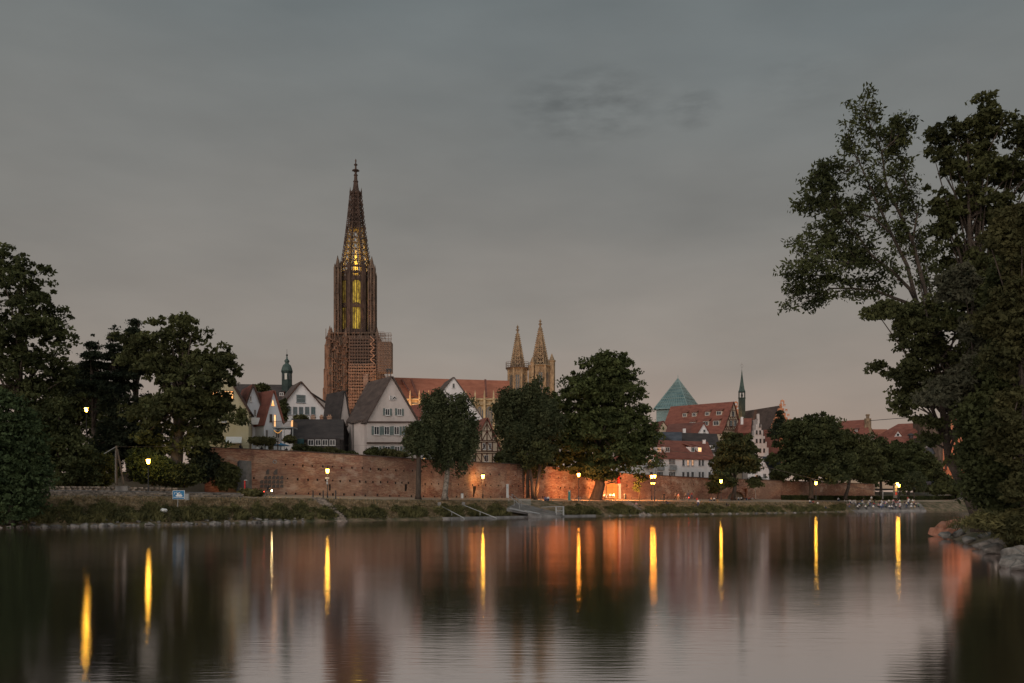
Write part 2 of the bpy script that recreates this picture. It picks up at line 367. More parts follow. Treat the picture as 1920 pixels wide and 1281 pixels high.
tag(wm.build('river_water', mw), kind='structure')
# ------------------------------------------------------------------ city wall
wt = thing('city_wall', 'long weathered brick river wall with two rows of small holes, running behind the promenade', 'wall', P(800, 932, 163))
b = MB(); front = []
wu = list(np.arange(385, 1641, 2.5))
def wbot(u):
    z0 = st(u, 5)-.25
    if 411 < u < 452:   # arched gateway
        t = (u-431.5)/20.5; return max(z0, Z_(908, 139)+ (Z_(868, 139)-Z_(908, 139))*math.sqrt(max(0, 1-t*t)))
    if 1364 < u < 1396:  # low arch
        t = (u-1380)/16; return max(z0, st(u, 5)+(Z_(922, 246)-st(u, 5))*math.sqrt(max(0, 1-t*t)))
    return z0
rws = [[], [], [], []]
for u in wu:
    Y = st(u, 4); X = X_(u, Y); zt = wall_top(u); zb = wbot(u)
    rws[0].append((X, Y-.35, zb)); rws[1].append((X, Y-.05, zt)); rws[2].append((X, Y+.75, zt)); rws[3].append((X, Y+.75, zb))
n_ = len(wu); vs = sum(rws, [])
for k in range(4):
    k2 = (k+1) % 4
    b.add([rws[k][i] for i in range(n_)]+[rws[k2][i] for i in range(n_)], [(i, i+1, n_+i+1, n_+i) for i in range(n_-1)])
b.add([r[0] for r in rws], [(0, 1, 2, 3)]); b.add([r[-1] for r in rws], [(3, 2, 1, 0)])
def wpt(u, v, off=0):
    Y = st(u, 4)-.2; q = P(u, v, Y); f = (q.z-(st(u, 5)-.25))/(wall_top(u)-st(u, 5)+.25); Y = st(u, 4)-.35+.3*f-off
    return P(u, v, Y)
rnd = random.Random(3)
for row, (f, stp) in enumerate(((.68, 15), (.36, 14), (.03, 19))):  # hole rows: dark blocks set proud, painting the shade inside the holes
    u = 470+row*6
    while u < 1330:
        if not (1125 < u < 1165 or (485 < u < 535)):
            z = st(u, 5)+f*(wall_top(u)-st(u, 5)); Y = st(u, 4)-.35+.3*f
            sz_ = rnd.uniform(.17, .27)
            b.box((X_(u, Y), Y+.05, z+rnd.uniform(-.07, .07)), (sz_, .16, sz_*1.4), m=1)
        u += stp*rnd.uniform(.75, 1.25)*(163/st(u, 4))
for (u0, v0, u1, v1) in ((617, 908, 620, 920), (759, 908, 763, 921), (887, 912, 893, 932), (1050, 913, 1054, 924), (1098, 916, 1102, 925), (708, 878, 712, 882), (1488, 922, 1490, 930)):  # slots: dark plates painting the shade of recesses
    a = wpt(u0, v1); c = wpt(u1, v0); b.prism([a, (c.x, c.y, a.z), c, (a.x, a.y, c.z)], (0, .12, 0), 1)
b.build('brickwork', [M['brick'], M['hole']], wt)
b = MB()
for i in range(0, n_-4, 4):
    u0, u1 = wu[i], wu[i+4]; a = Vector((X_(u0, st(u0, 4)+.35), st(u0, 4)+.35, wall_top(u0)+.05)); c = Vector((X_(u1, st(u1, 4)+.35), st(u1, 4)+.35, wall_top(u1)+.05))
    b.bar(a, c, 1.05, .14)
b.build('coping', M['tile_brown'], wt)
M['plaque'] = mat('bronze_plaque', (.055, .045, .04), (.10, .075, .06), (4, 4, 4), .6)
def wplate(name, u0, v0, u1, v1, m, th=.06, nm=None):
    b = MB(); a = wpt(u0, v1, .03); c = wpt(u1, v0, .03); b.prism([a, (c.x, a.y*.5+c.y*.5, a.z), c, (a.x, a.y*.5+c.y*.5, c.z)], (0, th, 0)); return b.build(name, m, wt)
for (u0, u1) in ((498.5, 505), (512.5, 520.5)): wplate('plaque', u0, 880, u1, 890, M['plaque'])
for (v0, v1, xs) in ((892.5, 899, (495, 502, 510, 517.5, 525)), (900.5, 907, (487.5, 495, 502, 510, 517.5, 525)), (908.5, 914.5, (487.5, 495, 502, 510, 517.5, 525))):
    for x in xs: wplate('plaque', x, v0, x+6.4, v1, M['plaque'])
b = MB(); c = wpt(515, 866, .1)
b.tube([c+Vector((math.cos(k*math.pi/8)*.24, 0, math.sin(k*math.pi/8)*.24)) for k in range(17)], .06, 6); b.build('ring', M['metal_grey'], wt)
b = MB(); c = wpt(1174, 911, .1)
b.tube([c+Vector((math.cos(k*math.pi/8)*.24, 0, math.sin(k*math.pi/8)*.24)) for k in range(17)], .07, 6); b.build('ring', M['metal'], wt)
# brick arch ring of the low arch and brick arch of the gateway
b = MB()
for k in range(17):
    a = math.pi*k/16; u = 1380+math.cos(a)*17.5; z = st(1380, 5)+math.sin(a)*(Z_(920.5, 246)-st(1380, 5)); Y = st(u, 4)-.36
    if k: b.bar(pv, (X_(u, Y), Y, z), .3, .28)
    pv = (X_(u, Y), Y, z)
b.build('arch_ring', M['brick'], wt)
b = MB()
for k in range(25):
    a = math.pi*k/24; u = 431.5+math.cos(a)*22; Y = st(u, 4)-.36; z = Z_(908, 139)+(Z_(865.5, 139)-Z_(908, 139))*math.sin(a)
    if k: b.bar(pv, (X_(u, Y), Y, z), .3, .42)
    pv = (X_(u, Y), Y, z)
b.build('arch_ring', M['brick'], wt)
# recess behind both arches: vaulted passage walls
b = MB()
for (u0, u1, v0, dd) in ((409, 455, 864, 7), (1361, 1399, 918, 3)):
    Y = st((u0+u1)/2, 4)+.8; a = P(u0, 935, Y); c = P(u1, v0, Y)
    b.box(((a.x+c.x)/2, Y+dd, (a.z+c.z)/2), (c.x-a.x+1, .3, c.z-a.z+1))
    for x in (a.x-.3, c.x+.3): b.box((x, Y+dd/2, (a.z+c.z)/2), (.3, dd, c.z-a.z+1))
    b.box(((a.x+c.x)/2, Y+dd/2, c.z+.4), (c.x-a.x+1, dd, .3))
b.build('passage', M['brick'], wt)
# lit doorway in the wall with timber door
dr = MB(); a = wpt(1137, 935.5, .05); c = wpt(1156, 911, .05)
xm = (a.x+c.x)/2; wd = c.x-a.x
dr.prism([a, (c.x, a.y, a.z), (c.x, a.y, c.z)]+[(xm+math.cos(t*math.pi/8)*wd/2, a.y, c.z+math.sin(t*math.pi/8)*.5) for t in range(1, 8)]+[(a.x, a.y, c.z)], (0, .12, 0))
dd_ = dr.build('door', mat('honey_door', (.22, .12, .05), (.30, .16, .07), (3, 3, .5)), wt)
b = MB(); b.bar((xm, a.y-.02, a.z), (xm, a.y-.02, c.z), .06); b.bar((a.x, a.y-.02, c.z-.5), (c.x, a.y-.02, c.z-.5), .06)
b.bar((a.x, a.y-.03, a.z), (a.x, a.y-.03, c.z), .16); b.bar((c.x, a.y-.03, a.z), (c.x, a.y-.03, c.z), .16); b.build('door_frame', M['wood'], dd_)
# ------------------------------------------------------------------ houses
class House:
    """gabled building whose gable end (u from A to B) faces the river"""
    def __init__(s, name, label, cat, A, B, apex, vA, vB, L, wallm, roofm, zb=8, over=.35, th=.22, verge=None, group=None):
        s.wm = wallm
        a = Vector((X_(*A), A[1], 0)); b_ = Vector((X_(*B), B[1], 0)); s.ax = (b_-a).normalized(); s.ay = Vector((-s.ax.y, s.ax.x, 0)); s.n = -s.ay
        a.z = b_.z = zb; s.a, s.b = a, b_
        s.root = thing(name, label, cat, (a+b_)/2+s.ay*L/2, group)
        ea = hit(A[0], vA, a, s.n); eb = hit(B[0], vB, a, s.n); ap = hit(*apex, a, s.n); s.ea, s.eb, s.ap = ea, eb, ap; s.L = L
        m = MB(); m.prism([a, b_, eb, ap, ea], s.ay*L); s.wall = m.build('wall', wallm, s.root)
        m = MB(); s.roofs = []
        for e, sg in ((ea, -1), (eb, 1)):
            d = (e-ap); dn = d.normalized(); nn = s.ay.cross(dn).normalized()
            if nn.z < 0: nn = -nn
            p0 = ap-dn*0; p1 = e+dn*over
            o = s.n*over
            m.prism([p0+o+nn*.01, p1+o+nn*.01, p1+o+nn*th, p0+o+nn*th+Vector((0, 0, .0))], s.ay*(L+2*over))
            s.roofs.append((p0, nn, dn))
        s.roof = m.build('roof', roofm, s.root)
        if verge:
            m = MB()
            for e in (ea, eb):
                dn = (e-ap).normalized(); m.bar(ap+s.n*(over+.03)+Vector((0, 0, .1)), e+dn*over+s.n*(over+.03)+Vector((0, 0, .05)), .12, .26)
            m.build('verge_board', verge, s.root)
    def win(s, u0, v0, u1, v1, **k): return window(s.root, s.a, s.n, s.ax, u0, v0, u1, v1, **k)
def window(root, O, n, ax, u0, v0, u1, v1, fr='frame_white', pane='glass_dark', nx=2, nz=1, sh=None, ft=.09, name='window', nosill=False, both=True):
    p = hit(u0, v1, O, n); q = hit(u1, v0, O, n); az = Vector((0, 0, 1))
    wd = (q-p).dot(ax); ht = q.z-p.z; c = (p+ax*(wd/2)+az*(ht/2)) if wd > 0 else (p+q)/2
    fx = (ax, n, az)
    if wd < 0: wd = -wd
    m = MB(); t = ft
    m.box(c+n*.04-ax*(wd/2-t/2), (t, .1, ht), fx); m.box(c+n*.04+ax*(wd/2-t/2), (t, .1, ht), fx)
    m.box(c+n*.04+az*(ht/2-t/2), (wd-2*t, .1, t), fx); m.box(c+n*.04-az*(ht/2-t/2), (wd-2*t, .1, t), fx)
    for i in range(1, nx): m.box(c+n*.035+ax*(wd*(i/nx-.5)), (t*.7, .09, ht-2*t), fx)
    for i in range(1, nz): m.box(c+n*.032+az*(ht*(i/nz-.5)), (wd-2*t, .08, t*.7), fx)
    if not nosill: m.box(c+n*.09-az*(ht/2+.04), (wd+.16, .2, .08), fx)
    w = m.build(name, M[fr], root)
    m = MB(); m.box(c-n*.0, (wd-t, .05, ht-t), fx); m.build('pane', M[pane], w)
    if sh:
        for sg in (-1, 1) if both else (-1,):
            m = MB(); m.box(c+n*.05+ax*(sg*(wd/2+.02+wd*.21)), (wd*.42, .05, ht*1.02), fx)
            for i in range(1, 7): m.box(c+n*.085+ax*(sg*(wd/2+.02+wd*.21))+az*(ht*(i/7-.5)), (wd*.36, .02, .05), fx)
            m.build('shutter', M[sh], root)
    return w
def chimney(root, u, vt, vb, Y, w=.7, m='brick', d=None, pots=True):
    p = P(u, vt, Y); q = P(u, vb, Y); b = MB(); b.box(((p.x+q.x)/2, Y, (p.z+q.z)/2), (w, d or w, p.z-q.z)); b.box((p.x, Y, p.z-.1), (w+.16, (d or w)+.16, .14))
    if pots: b.box((p.x-w*.2, Y, p.z+.15), (.2, .2, .3)); b.box((p.x+w*.2, Y, p.z+.15), (.2, .2, .3))
    return b.build('chimney', M[m], root)
def long_house(name, label, cat, A, B, veA, veB, r0, r1, D, wallm, roofm, zb=8, over=.4, group=None):
    """eaves side to the river: A,B=(u,Y) front corners, r0,r1=(u,v) ridge ends at depth D/2"""
    a = Vector((X_(*A), A[1], zb)); b_ = Vector((X_(*B), B[1], zb)); ax = (b_-a).normalized(); ay = Vector((-ax.y, ax.x, 0)); n = -ay
    root = thing(name, label, cat, (a+b_)/2+ay*D/2, group)
    ea = hit(A[0], veA, a, n); eb = hit(B[0], veB, a, n); rc = a+ay*(D/2)
    ra = hit(*r0, rc, n); rb = hit(*r1, rc, n)
    ca, cb = ea+ay*D, eb+ay*D
    m = MB(); m.add([a, b_, b_+ay*D, a+ay*D, ea, eb, cb, ca, ra-Vector((0, 0, .12)), rb-Vector((0, 0, .12))], [(0, 1, 5, 4), (1, 2, 6, 9, 5), (2, 3, 7, 6), (3, 0, 4, 8, 7), (4, 5, 9, 8), (6, 7, 8, 9)])
    m.build('wall', wallm, root)
    dn = ((ea+eb)/2-(ra+rb)/2); dn.normalize(); dn2 = ((ca+cb)/2-(ra+rb)/2).normalized()
    nn = dn.cross(ax).normalized(); nn = nn if nn.z > 0 else -nn
    m = MB(); up = Vector((0, 0, .25))
    for (e0, e1, d) in ((ea, eb, dn), (ca, cb, dn2)):
        q0, q1 = e0+d*over-ax*over, e1+d*over+ax*over; s0, s1 = ra-ax*over, rb+ax*over
        lo_ = [q0, q1, s1, s0]; m.add([p+Vector((0, 0, .02)) for p in lo_]+[p+up for p in lo_], [(3, 2, 1, 0), (4, 5, 6, 7), (0, 1, 5, 4), (1, 2, 6, 5), (2, 3, 7, 6), (3, 0, 4, 7)])
    m.build('roof', roofm, root)
    class H: pass
    h = H(); h.root, h.a, h.ax, h.ay, h.n = root, a, ax, ay, n; h.rp, h.rn = (ea+eb)/2+up, nn
    h.win = lambda u0, v0, u1, v1, **k: window(root, a, n, ax, u0, v0, u1, v1, **k)
    return h
def dormer(root, O, rn, n, ax, u0, v0, u1, v1, roofm, wallm, back=3.5, pane='glass_dark', rise=.9, nx=2, fr='frame_white'):
    """shed dormer: window rectangle in photo pixels, standing on roof plane (O, rn)"""
    p = hit((u0+u1)/2, v1, O, rn); O2 = p+n*.05
    a = hit(u0, v1, O2, n); q = hit(u1, v0, O2, n); wd = abs((q-a).dot(ax)); ht = q.z-a.z; c = (a+q)/2
    m = MB(); m.box(c-n*(back/2)-Vector((0, 0, .15)), (wd+.3, back, ht+.5), (ax, n, Vector((0, 0, 1)))); d = m.build('dormer', wallm, root)
    m = MB(); t = c+Vector((0, 0, ht/2+.12)); f = t+n*.3; g = t-n*(back)+Vector((0, 0, rise)); w2 = wd/2+.35
    m.add([f-ax*w2, f+ax*w2, g+ax*w2, g-ax*w2]+[x+Vector((0, 0, .14)) for x in (f-ax*w2, f+ax*w2, g+ax*w2, g-ax*w2)], [(3, 2, 1, 0), (4, 5, 6, 7), (0, 1, 5, 4), (1, 2, 6, 5), (2, 3, 7, 6), (3, 0, 4, 7)])
    m.build('dormer_roof', roofm, d)
    window(d, O2+n*.02, n, ax, u0, v0, u1, v1, pane=pane, nx=nx, fr=fr, nosill=True, ft=.1)
# -- yellow house at the left end of the wall
h = House('yellow_house', 'yellow plaster gabled house with a lit attic window, half behind the round tree', 'house', (372, 150), (466, 151.5), (415, 688), 772, 770, 12, M['yellow_plaster'], M['tile_brown'], 7.5, verge=M['frame_brown'])
h.win(413, 733, 438, 748, pane='lit', nx=4, fr='frame_brown'); h.win(392, 733, 408, 748, pane='lit', nx=3, fr='frame_brown')
h.win(398, 775, 407, 792, pane='glass_dark', sh=None); h.win(416, 775, 425, 792)
b = MB(); a = hit(424, 832, h.a, h.n); c = hit(452, 826, h.a, h.n); b.prism([a, a+h.n*1.6, a+h.n*1.6+Vector((0, 0, .1)), a+Vector((0, 0, 1.1))], h.ax*2.4); b.build('awning', M['white_paint'], h.root)
# -- white gabled house with balcony
h = House('gabled_house', 'narrow white gabled house with a small balcony, between the yellow house and the terrace house', 'house', (448, 158), (500, 160), (474, 722), 795, 792, 8, M['blue_plaster'], M['tile_red'], 7.5, verge=M['frame_brown'])
h.win(468, 743, 472, 753, nx=1); h.win(475.5, 768, 480.5, 782, nx=1); h.win(480, 801, 487.5, 819); h.win(468, 801, 474, 819); h.win(492, 806, 496.5, 818, nx=1)
b = MB(); c = hit(476, 796, h.a, h.n)+h.n*.7; b.box(c, (2.2, 1.4, .18), (h.ax, h.n, Vector((0, 0, 1)))); b.box(c+h.n*.66+Vector((0, 0, .55)), (2.2, .08, .95), (h.ax, h.n, Vector((0, 0, 1))))
for s_ in (-1.06, 1.06): b.box(c+h.ax*s_+Vector((0, 0, .55)), (.08, 1.3, .95), (h.ax, h.n, Vector((0, 0, 1))))
b.build('balcony', M['white_paint'], h.root)
# -- white gabled house with lit triangular window
h = House('terrace_house', 'white gabled house with a lit triangular attic window and a lit balcony door', 'house', (495, 157), (529, 159.3), (512, 733), 795, 790, 6.5, M['blue_plaster'], M['tile_red'], 7.5)
a = hit(508, 762, h.a, h.n); c = hit(514.5, 762, h.a, h.n); t = hit(511, 748, h.a, h.n)
b = MB(); b.prism([a, c, t], h.n*.06)
wnd = b.build('window', M['frame_white'], h.root); b = MB(); cc = (a+c+t)/3
b.prism([cc+(x-cc)*.84+h.n*.07 for x in (a, c, t)], h.n*.02); b.build('pane', M['lit'], wnd)
h.win(512.5, 777.5, 517.5, 801, pane='lit', nx=1, nosill=True); h.win(505.5, 777, 510, 791, nx=1, fr='frame_brown'); h.win(497.5, 806, 502.5, 821, nx=1); h.win(516, 808, 524, 822)
# balcony terrace on steel posts in front of it
bt = thing('balcony_terrace', 'steel balcony with posts and slatted railing beside the lit balcony door', 'balcony', P(530, 843, 157))
b = MB(); p0, p1 = P(512, 802, 156), P(551, 803, 156); b.box(((p0.x+p1.x)/2, 157, p0.z), (p1.x-p0.x, 3.4, .22)); b.build('deck', M['metal_grey'], bt)
for u in (513, 533, 549):
    b = MB(); p = P(u, 802, 155.5); b.bar((p.x, 155.5, 8.4), p, .14); b.build('post', M['metal_grey'], bt)
b = MB(); z0 = p0.z
for yy in (155.35,):
    b.bar((p0.x, yy, z0+1.0), (p1.x, yy, z0+1.0), .07)
    k = p0.x
    while k < p1.x: b.bar((k, yy, z0+.1), (k, yy, z0+1), .035); k += .13
k = 155.35
while k < 158.7: b.bar((p1.x, k, z0+.1), (p1.x, k, z0+1), .035); k += .13
b.bar((p1.x, 155.35, z0+1), (p1.x, 158.7, z0+1), .07)
b.build('railing', M['steel_dim'], bt)
b = MB()
for k in range(13):
    t = k/12; b.bar(P(514+14*t, 807+5*math.sin(math.pi*t), 155.3), P(514+14*(t+.06), 807+5*math.sin(math.pi*min(1, t+.06)), 155.3), .1)
b.build('light_garland', mat('garland', (.8, .4, .1), emit=.6), bt)
tg = thing('balcony_lantern', 'glowing lantern standing on the corner of the steel balcony', 'lantern', P(548, 802, 156))
b = MB(); b.lathe(P(548, 800, 155.9), [(.18, 0), (.22, .1), (.2, .9), (.08, 1.0)], 8); b.build('lit_shade', M['lit'], tg)
b = MB(); b.lathe(P(548, 800, 155.9)+Vector((0, 0, 1.0)), [(.22, 0), (.02, .2)], 8); b.build('cap', M['metal'], tg)
# -- long dark roof and bell tower behind
h = long_house('long_roofed_house', 'long dark slate roofed building stretching behind the white gables', 'house', (430, 232), (600, 226), 775, 778, (445, 722), (560, 724), 20, M['grey_plaster'], M['tile_dark'])
dormer(h.root, h.rp, h.rn, h.n, h.ax, 524, 736, 532, 743, M['tile_dark'], M['timber'], 3)
bw = thing('bell_tower', 'slim green copper bell turret with an onion dome rising behind the white gables', 'tower', P(538, 735, 236))
c = Vector((X_(538, 236), 236, 0)); pz = lambda v: Z_(v, 236); k = 236/FX
b = MB(); b.lathe(c, [(9.6*k, pz(790)), (9.6*k, pz(700)), (10.4*k, pz(699)), (10.4*k, pz(697.5))], 8, R(22.5)); b.build('shaft', M['copper_dark'], bw)
b = MB()
for i in range(8):
    a = R(22.5+45*i); b.bar(c+Vector((math.cos(a)*8.4*k, math.sin(a)*8.4*k, pz(698))), c+Vector((math.cos(a)*8.4*k, math.sin(a)*8.4*k, pz(710))), .01)
b.lathe(c, [(8.8*k, pz(700)), (8.8*k, pz(699))], 8, R(22.5)); b.build('cornice', M['copper_dark'], bw)
b = MB(); b.lathe(c, [(11*k, pz(697.5)), (10.6*k, pz(695)), (9.5*k, pz(688)), (7, pz(687)*0+pz(684))] and [(11*k, pz(697.5)), (10.3*k, pz(694)), (9.2*k, pz(690)), (7.2*k, pz(685)), (4*k, pz(682.5)), (3.2*k, pz(681)), (4.2*k, pz(679)), (5*k, pz(677)), (3*k, pz(674.5)), (1.4*k, pz(672.5)), (1.6*k, pz(670)), (.9*k, pz(668.5))], 8, R(22.5), 0); b.build('onion_dome', M['copper'], bw, True)
b = MB(); b.lathe(c, [(.2*k, pz(669)), (1.8*k, pz(667.5)), (2*k, pz(666)), (1.4*k, pz(664.6)), (.3*k, pz(664)), (.25*k, pz(655))], 8); b.build('finial', M['metal'], bw)
for i in range(8):
    a = R(45*i); nn = Vector((math.cos(a), math.sin(a), 0))
    b = MB(); t = Vector((-nn.y, nn.x, 0)); b.box(c+nn*(9.6*k*.924)+Vector((0, 0, pz(707))), (.55, .1, 1.5), (t, nn, Vector((0, 0, 1)))); b.build('opening', M['glass_dark'] if i not in (6,) else mat('bright_louvre', (.5, .47, .42)), bw)
# -- broad white gable with blue windows
h = House('white_gable_house', 'broad white gable with one large window above a row of five blue-green windows', 'house', (526, 186), (617, 190), (564, 717), 764, 778, 7, M['white_plaster'], M['tile_brown'], 8, verge=M['frame_brown'])
h.win(555.5, 741, 572.5, 755, fr='frame_grey', pane='glass_teal', nx=1, nz=2)
for x in (537.5, 549, 560.2, 571.5, 582.8): h.win(x, 763, x+8.3, 777.6, fr='frame_grey', pane='glass_teal', nx=2)
# -- dark cottage roof with chimneys
h = long_house('dark_roofed_cottage', 'low cottage with broad dark tiled roof, three chimneys and a strip of white windows', 'house', (548, 163), (640, 163), 823, 823, (552, 789), (640, 789), 8, M['tile_dark'], M['tile_dark'], 8)
for u in (587, 603, 618): chimney(h.root, u, 781, 797, 168 if u != 603 else 170, .75 if u != 603 else .55)
b = MB()
for (x0, x1) in ((577, 637),):
    a = hit(x0, 838, h.a+h.n*.3, h.n); c = hit(x1, 822, h.a+h.n*.3, h.n); b.box((a+c)/2-h.n*.2+Vector((0, 0, -.2)), ((c-a).dot(h.ax), .5, c.z-a.z+.5), (h.ax, h.n, Vector((0, 0, 1))))
dd_ = b.build('dormer', M['tile_dark'], h.root)
for x in (577.5, 591, 604, 618): window(dd_, h.a+h.n*.36, h.n, h.ax, x, 824.5, x+11, 835.5, nx=2)
p = h.rp; q = hit(564, 828, h.a+h.n*.3, h.n)
b = MB(); b.box(q, (1.1, .12, .9), (h.ax, h.n, Vector((0, 0, 1)))); b.build('skylight', M['glass_teal'], h.root)
# low wall/flat white building far behind by the minster
b = thing('flat_roofed_annex', 'pale flat-roofed block with a metal vent at the foot of the minster tower', 'building', P(627, 790, 300))
m = MB(); p, q = P(600, 800, 300), P(660, 779, 300); m.box(((p.x+q.x)/2, 303, (q.z+8)/2), (q.x-p.x, 6, q.z-8)); m.build('wall', M['white_plaster'], b)
m = MB(); p, q = P(618, 779, 298), P(636, 768, 298); m.box(((p.x+q.x)/2, 303, (q.z+p.z)/2), (q.x-p.x, 3, q.z-p.z)); m.build('vent', M['metal_grey'], b)
# -- steep plaster house left of the main house
h = House('steep_gabled_house', 'steep grey plaster gable with dark roof tucked behind the large shuttered house', 'house', (630, 171), (655, 172.5), (646, 733), 842, 790, 7, M['pink_plaster'], M['tile_dark'], 8, over=.2)
m = MB(); a, c = P(622, 832, 171), P(656, 826, 171); m.prism([a, (c.x, c.y, a.z), c+Vector((0, 0, .4)), a+Vector((.4, 0, .6))], (0, 5, 0)); m.build('lean_to_roof', M['tile_brown'], h.root)
m = MB(); m.box(((a.x+c.x)/2+.3, 173.8, (a.z+8)/2), (c.x-a.x-.8, 5, a.z-8)); m.build('lean_to', M['cream_plaster'], h.root)
# -- main shuttered house
h = House('shuttered_house', 'large grey plaster house with a tall gable, green shutters and a steep brown roof', 'house', (688, 164), (783, 169), (733.5, 707), 790, 792, 9.5, M['pink_plaster'], M['tile_brown'], 7.6, over=.45)
A = h
for x in (722, 744.5): h.win(x, 766.5, x+8.5, 779, sh='shutter')
for x in (699.5, 718.5, 737, 757.5): h.win(x+1.5, 800, x+11.5, 815.5, sh='shutter', nx=2)
for x in (699, 720, 738, 759): h.win(x+1.5, 837, x+11.5, 852, sh='shutter', nx=2)
az = Vector((0, 0, 1))
m = MB()
for v in (791.5, 830.5):
    a = hit(688, v, h.a+h.n*.08, h.n); c = hit(783, v, h.a+h.n*.08, h.n); m.bar(a, c, .3, .22)
m.build('string_course', M['frame_brown'], h.root)
m = MB()   # black and white heraldic emblem: bars and double chevron
for (x0, y0, x1, y1) in ((731, 742, 731, 750), (733.4, 742, 733.4, 748.5), (735.6, 742, 735.6, 748.5), (731, 750.2, 736.4, 750.2), (737, 746, 739.8, 742.5), (739.8, 742.5, 742.5, 746), (737, 750.5, 739.8, 747), (739.8, 747, 742.5, 750.5)):
    m.bar(hit(x0, y0, h.a+h.n*.06, h.n), hit(x1, y1, h.a+h.n*.06, h.n), .17, .1)
em = m.build('emblem', M['frame_white'], h.root)
m = MB()
for (x0, y0, x1, y1) in ((732.2, 742, 732.2, 749.5), (734.5, 742, 734.5, 749), (737, 748, 739.8, 744.7), (739.8, 744.7, 742.5, 748)):
    m.bar(hit(x0, y0, h.a+h.n*.06, h.n), hit(x1, y1, h.a+h.n*.06, h.n), .12, .1)
m.build('dark_strokes', M['hole'], em)
# polygonal stair bay on the left corner and its roof skirt
m = MB(); c0 = P(690, 860, 166); q = [P(652, 0, 171), P(660, 0, 166.5), P(689, 0, 164.6), P(690, 0, 170)]
zt = Z_(789, 166); m.prism([Vector((p.x, p.y, 7.6)) for p in q], (0, 0, zt-7.6)); bay = m.build('corner_bay', M['pink_plaster'], h.root)
m = MB(); tp = P(712, 752, 170); e_ = [P(649, 792, 171.5), P(658, 794, 165.9), P(692, 786.5, 164.1)]
m.add([e_[0], e_[1], e_[2], P(700, 768, 168), P(668, 764, 172.5)]+[x+Vector((0, 0, .25)) for x in (e_[0], e_[1], e_[2], P(700, 768, 168), P(668, 764, 172.5))], [(4, 3, 2, 1, 0), (5, 6, 7, 8, 9), (0, 1, 6, 5), (1, 2, 7, 6), (2, 3, 8, 7), (3, 4, 9, 8), (4, 0, 5, 9)])
m.build('roof_skirt', M['tile_brown'], bay)
m = MB(); m.bar(P(661.5, 792, 166.2), P(662.5, 858, 166.2), .14); m.build('downpipe', M['metal'], bay)
window(bay, P(652, 0, 171), Vector((-.82, -.57, 0)), Vector((.57, -.82, 0)), 655.5, 802, 659, 818, nx=1)
chimney(h.root, 686, 702, 760, 176, .85, 'brick', .8, False)
m = MB(); a = P(750, 787, 168.4); pts = [P(750, 791.5, 168.4), P(784, 793.5, 169), P(770, 783, 170.5), P(758, 783, 170.5)]
m.add(pts+[pts[2]+Vector((0, 2, 0)), pts[3]+Vector((0, 2, 0)), pts[1]+Vector((0, 4, 0))], [(0, 1, 2, 3), (3, 2, 4, 5), (1, 6, 4, 2)]); m.build('bay_roof', M['slate'], h.root)
m = MB()
for u in (722, 728): m.bar(P(u+4, 693, 176), P(u+4, 707, 176), .12)
m.bar(P(724, 697, 176), P(734, 697, 176), .12); m.bar(P(724, 693, 176), P(734, 693, 176), .3); m.build('roof_ladder', M['metal'], h.root)
# -- small red roof house to the right, white gable
h = House('red_roofed_house', 'small white house with red roof peeping out between the shuttered house and the weeping birch', 'house', (784, 198), (822, 201), (799, 757), 792, 790, 7, M['white_plaster'], M['tile_red'], 8)
h.win(791, 770, 799, 778, pane='glass_teal', nx=3, fr='frame_white'); h.win(790, 796, 796, 808)
# -- white gable in front of the nave
h = House('tall_white_gable', 'tall plain white gable end standing before the red nave roof above the birch', 'house', (800, 262), (905, 266), (850.5, 708), 770, 786, 12, M['white_plaster'], M['tile_brown'], 8)
h.win(848, 719, 853, 728, nx=1); h.win(840, 740, 846, 750); h.win(858, 740, 864, 750)
# -- half timbered house
h = House('half_timbered_house', 'half-timbered house with cream panels and red roof behind the wall beside the birch', 'house', (880, 202), (941, 204), (913, 784), 852, 850, 9, M['cream_plaster'], M['tile_red'], 8.6)
m = MB(); O = h.a+h.n*.05
def tb(u0, v0, u1, v1, w=.2): m.bar(hit(u0, v0, O, h.n), hit(u1, v1, O, h.n), w, .12)
for v, x0, x1 in ((868, 878, 941), (850, 880, 941), (846.5, 880, 941), (829, 890, 935), (826, 890, 935), (808, 902, 925)): tb(x0, v, x1, v)
for u in (880, 892, 903, 913, 923, 932, 940): tb(u, 868, u, 850)
for u in (892, 903, 913, 923, 933): tb(u, 846, u, 829)
for u in (903, 913, 923): tb(u, 826, u, 808)
tb(913, 808, 913, 788)
for (a_, b_, c_, d_) in ((882, 868, 892, 850), (903, 868, 892, 850), (903, 850, 913, 868), (886, 846, 892, 829), (903, 846, 912, 829), (923, 846, 914, 829), (938, 846, 932, 829), (897, 826, 903, 812), (904, 826, 913, 808), (922, 826, 913, 808), (928, 826, 923, 812), (907, 806, 913, 794), (919, 806, 913, 794)): tb(a_, b_, c_, d_, .16)
tb(913, 785, 878, 852, .26); tb(913, 785, 941, 851, .26)
m.build('timber_frame', M['timber'], h.root)
for x in (885, 907.5, 926): h.win(x, 853.5, x+8, 866, nx=2)
h.win(905, 831, 911, 843); h.win(916, 831, 921, 843)
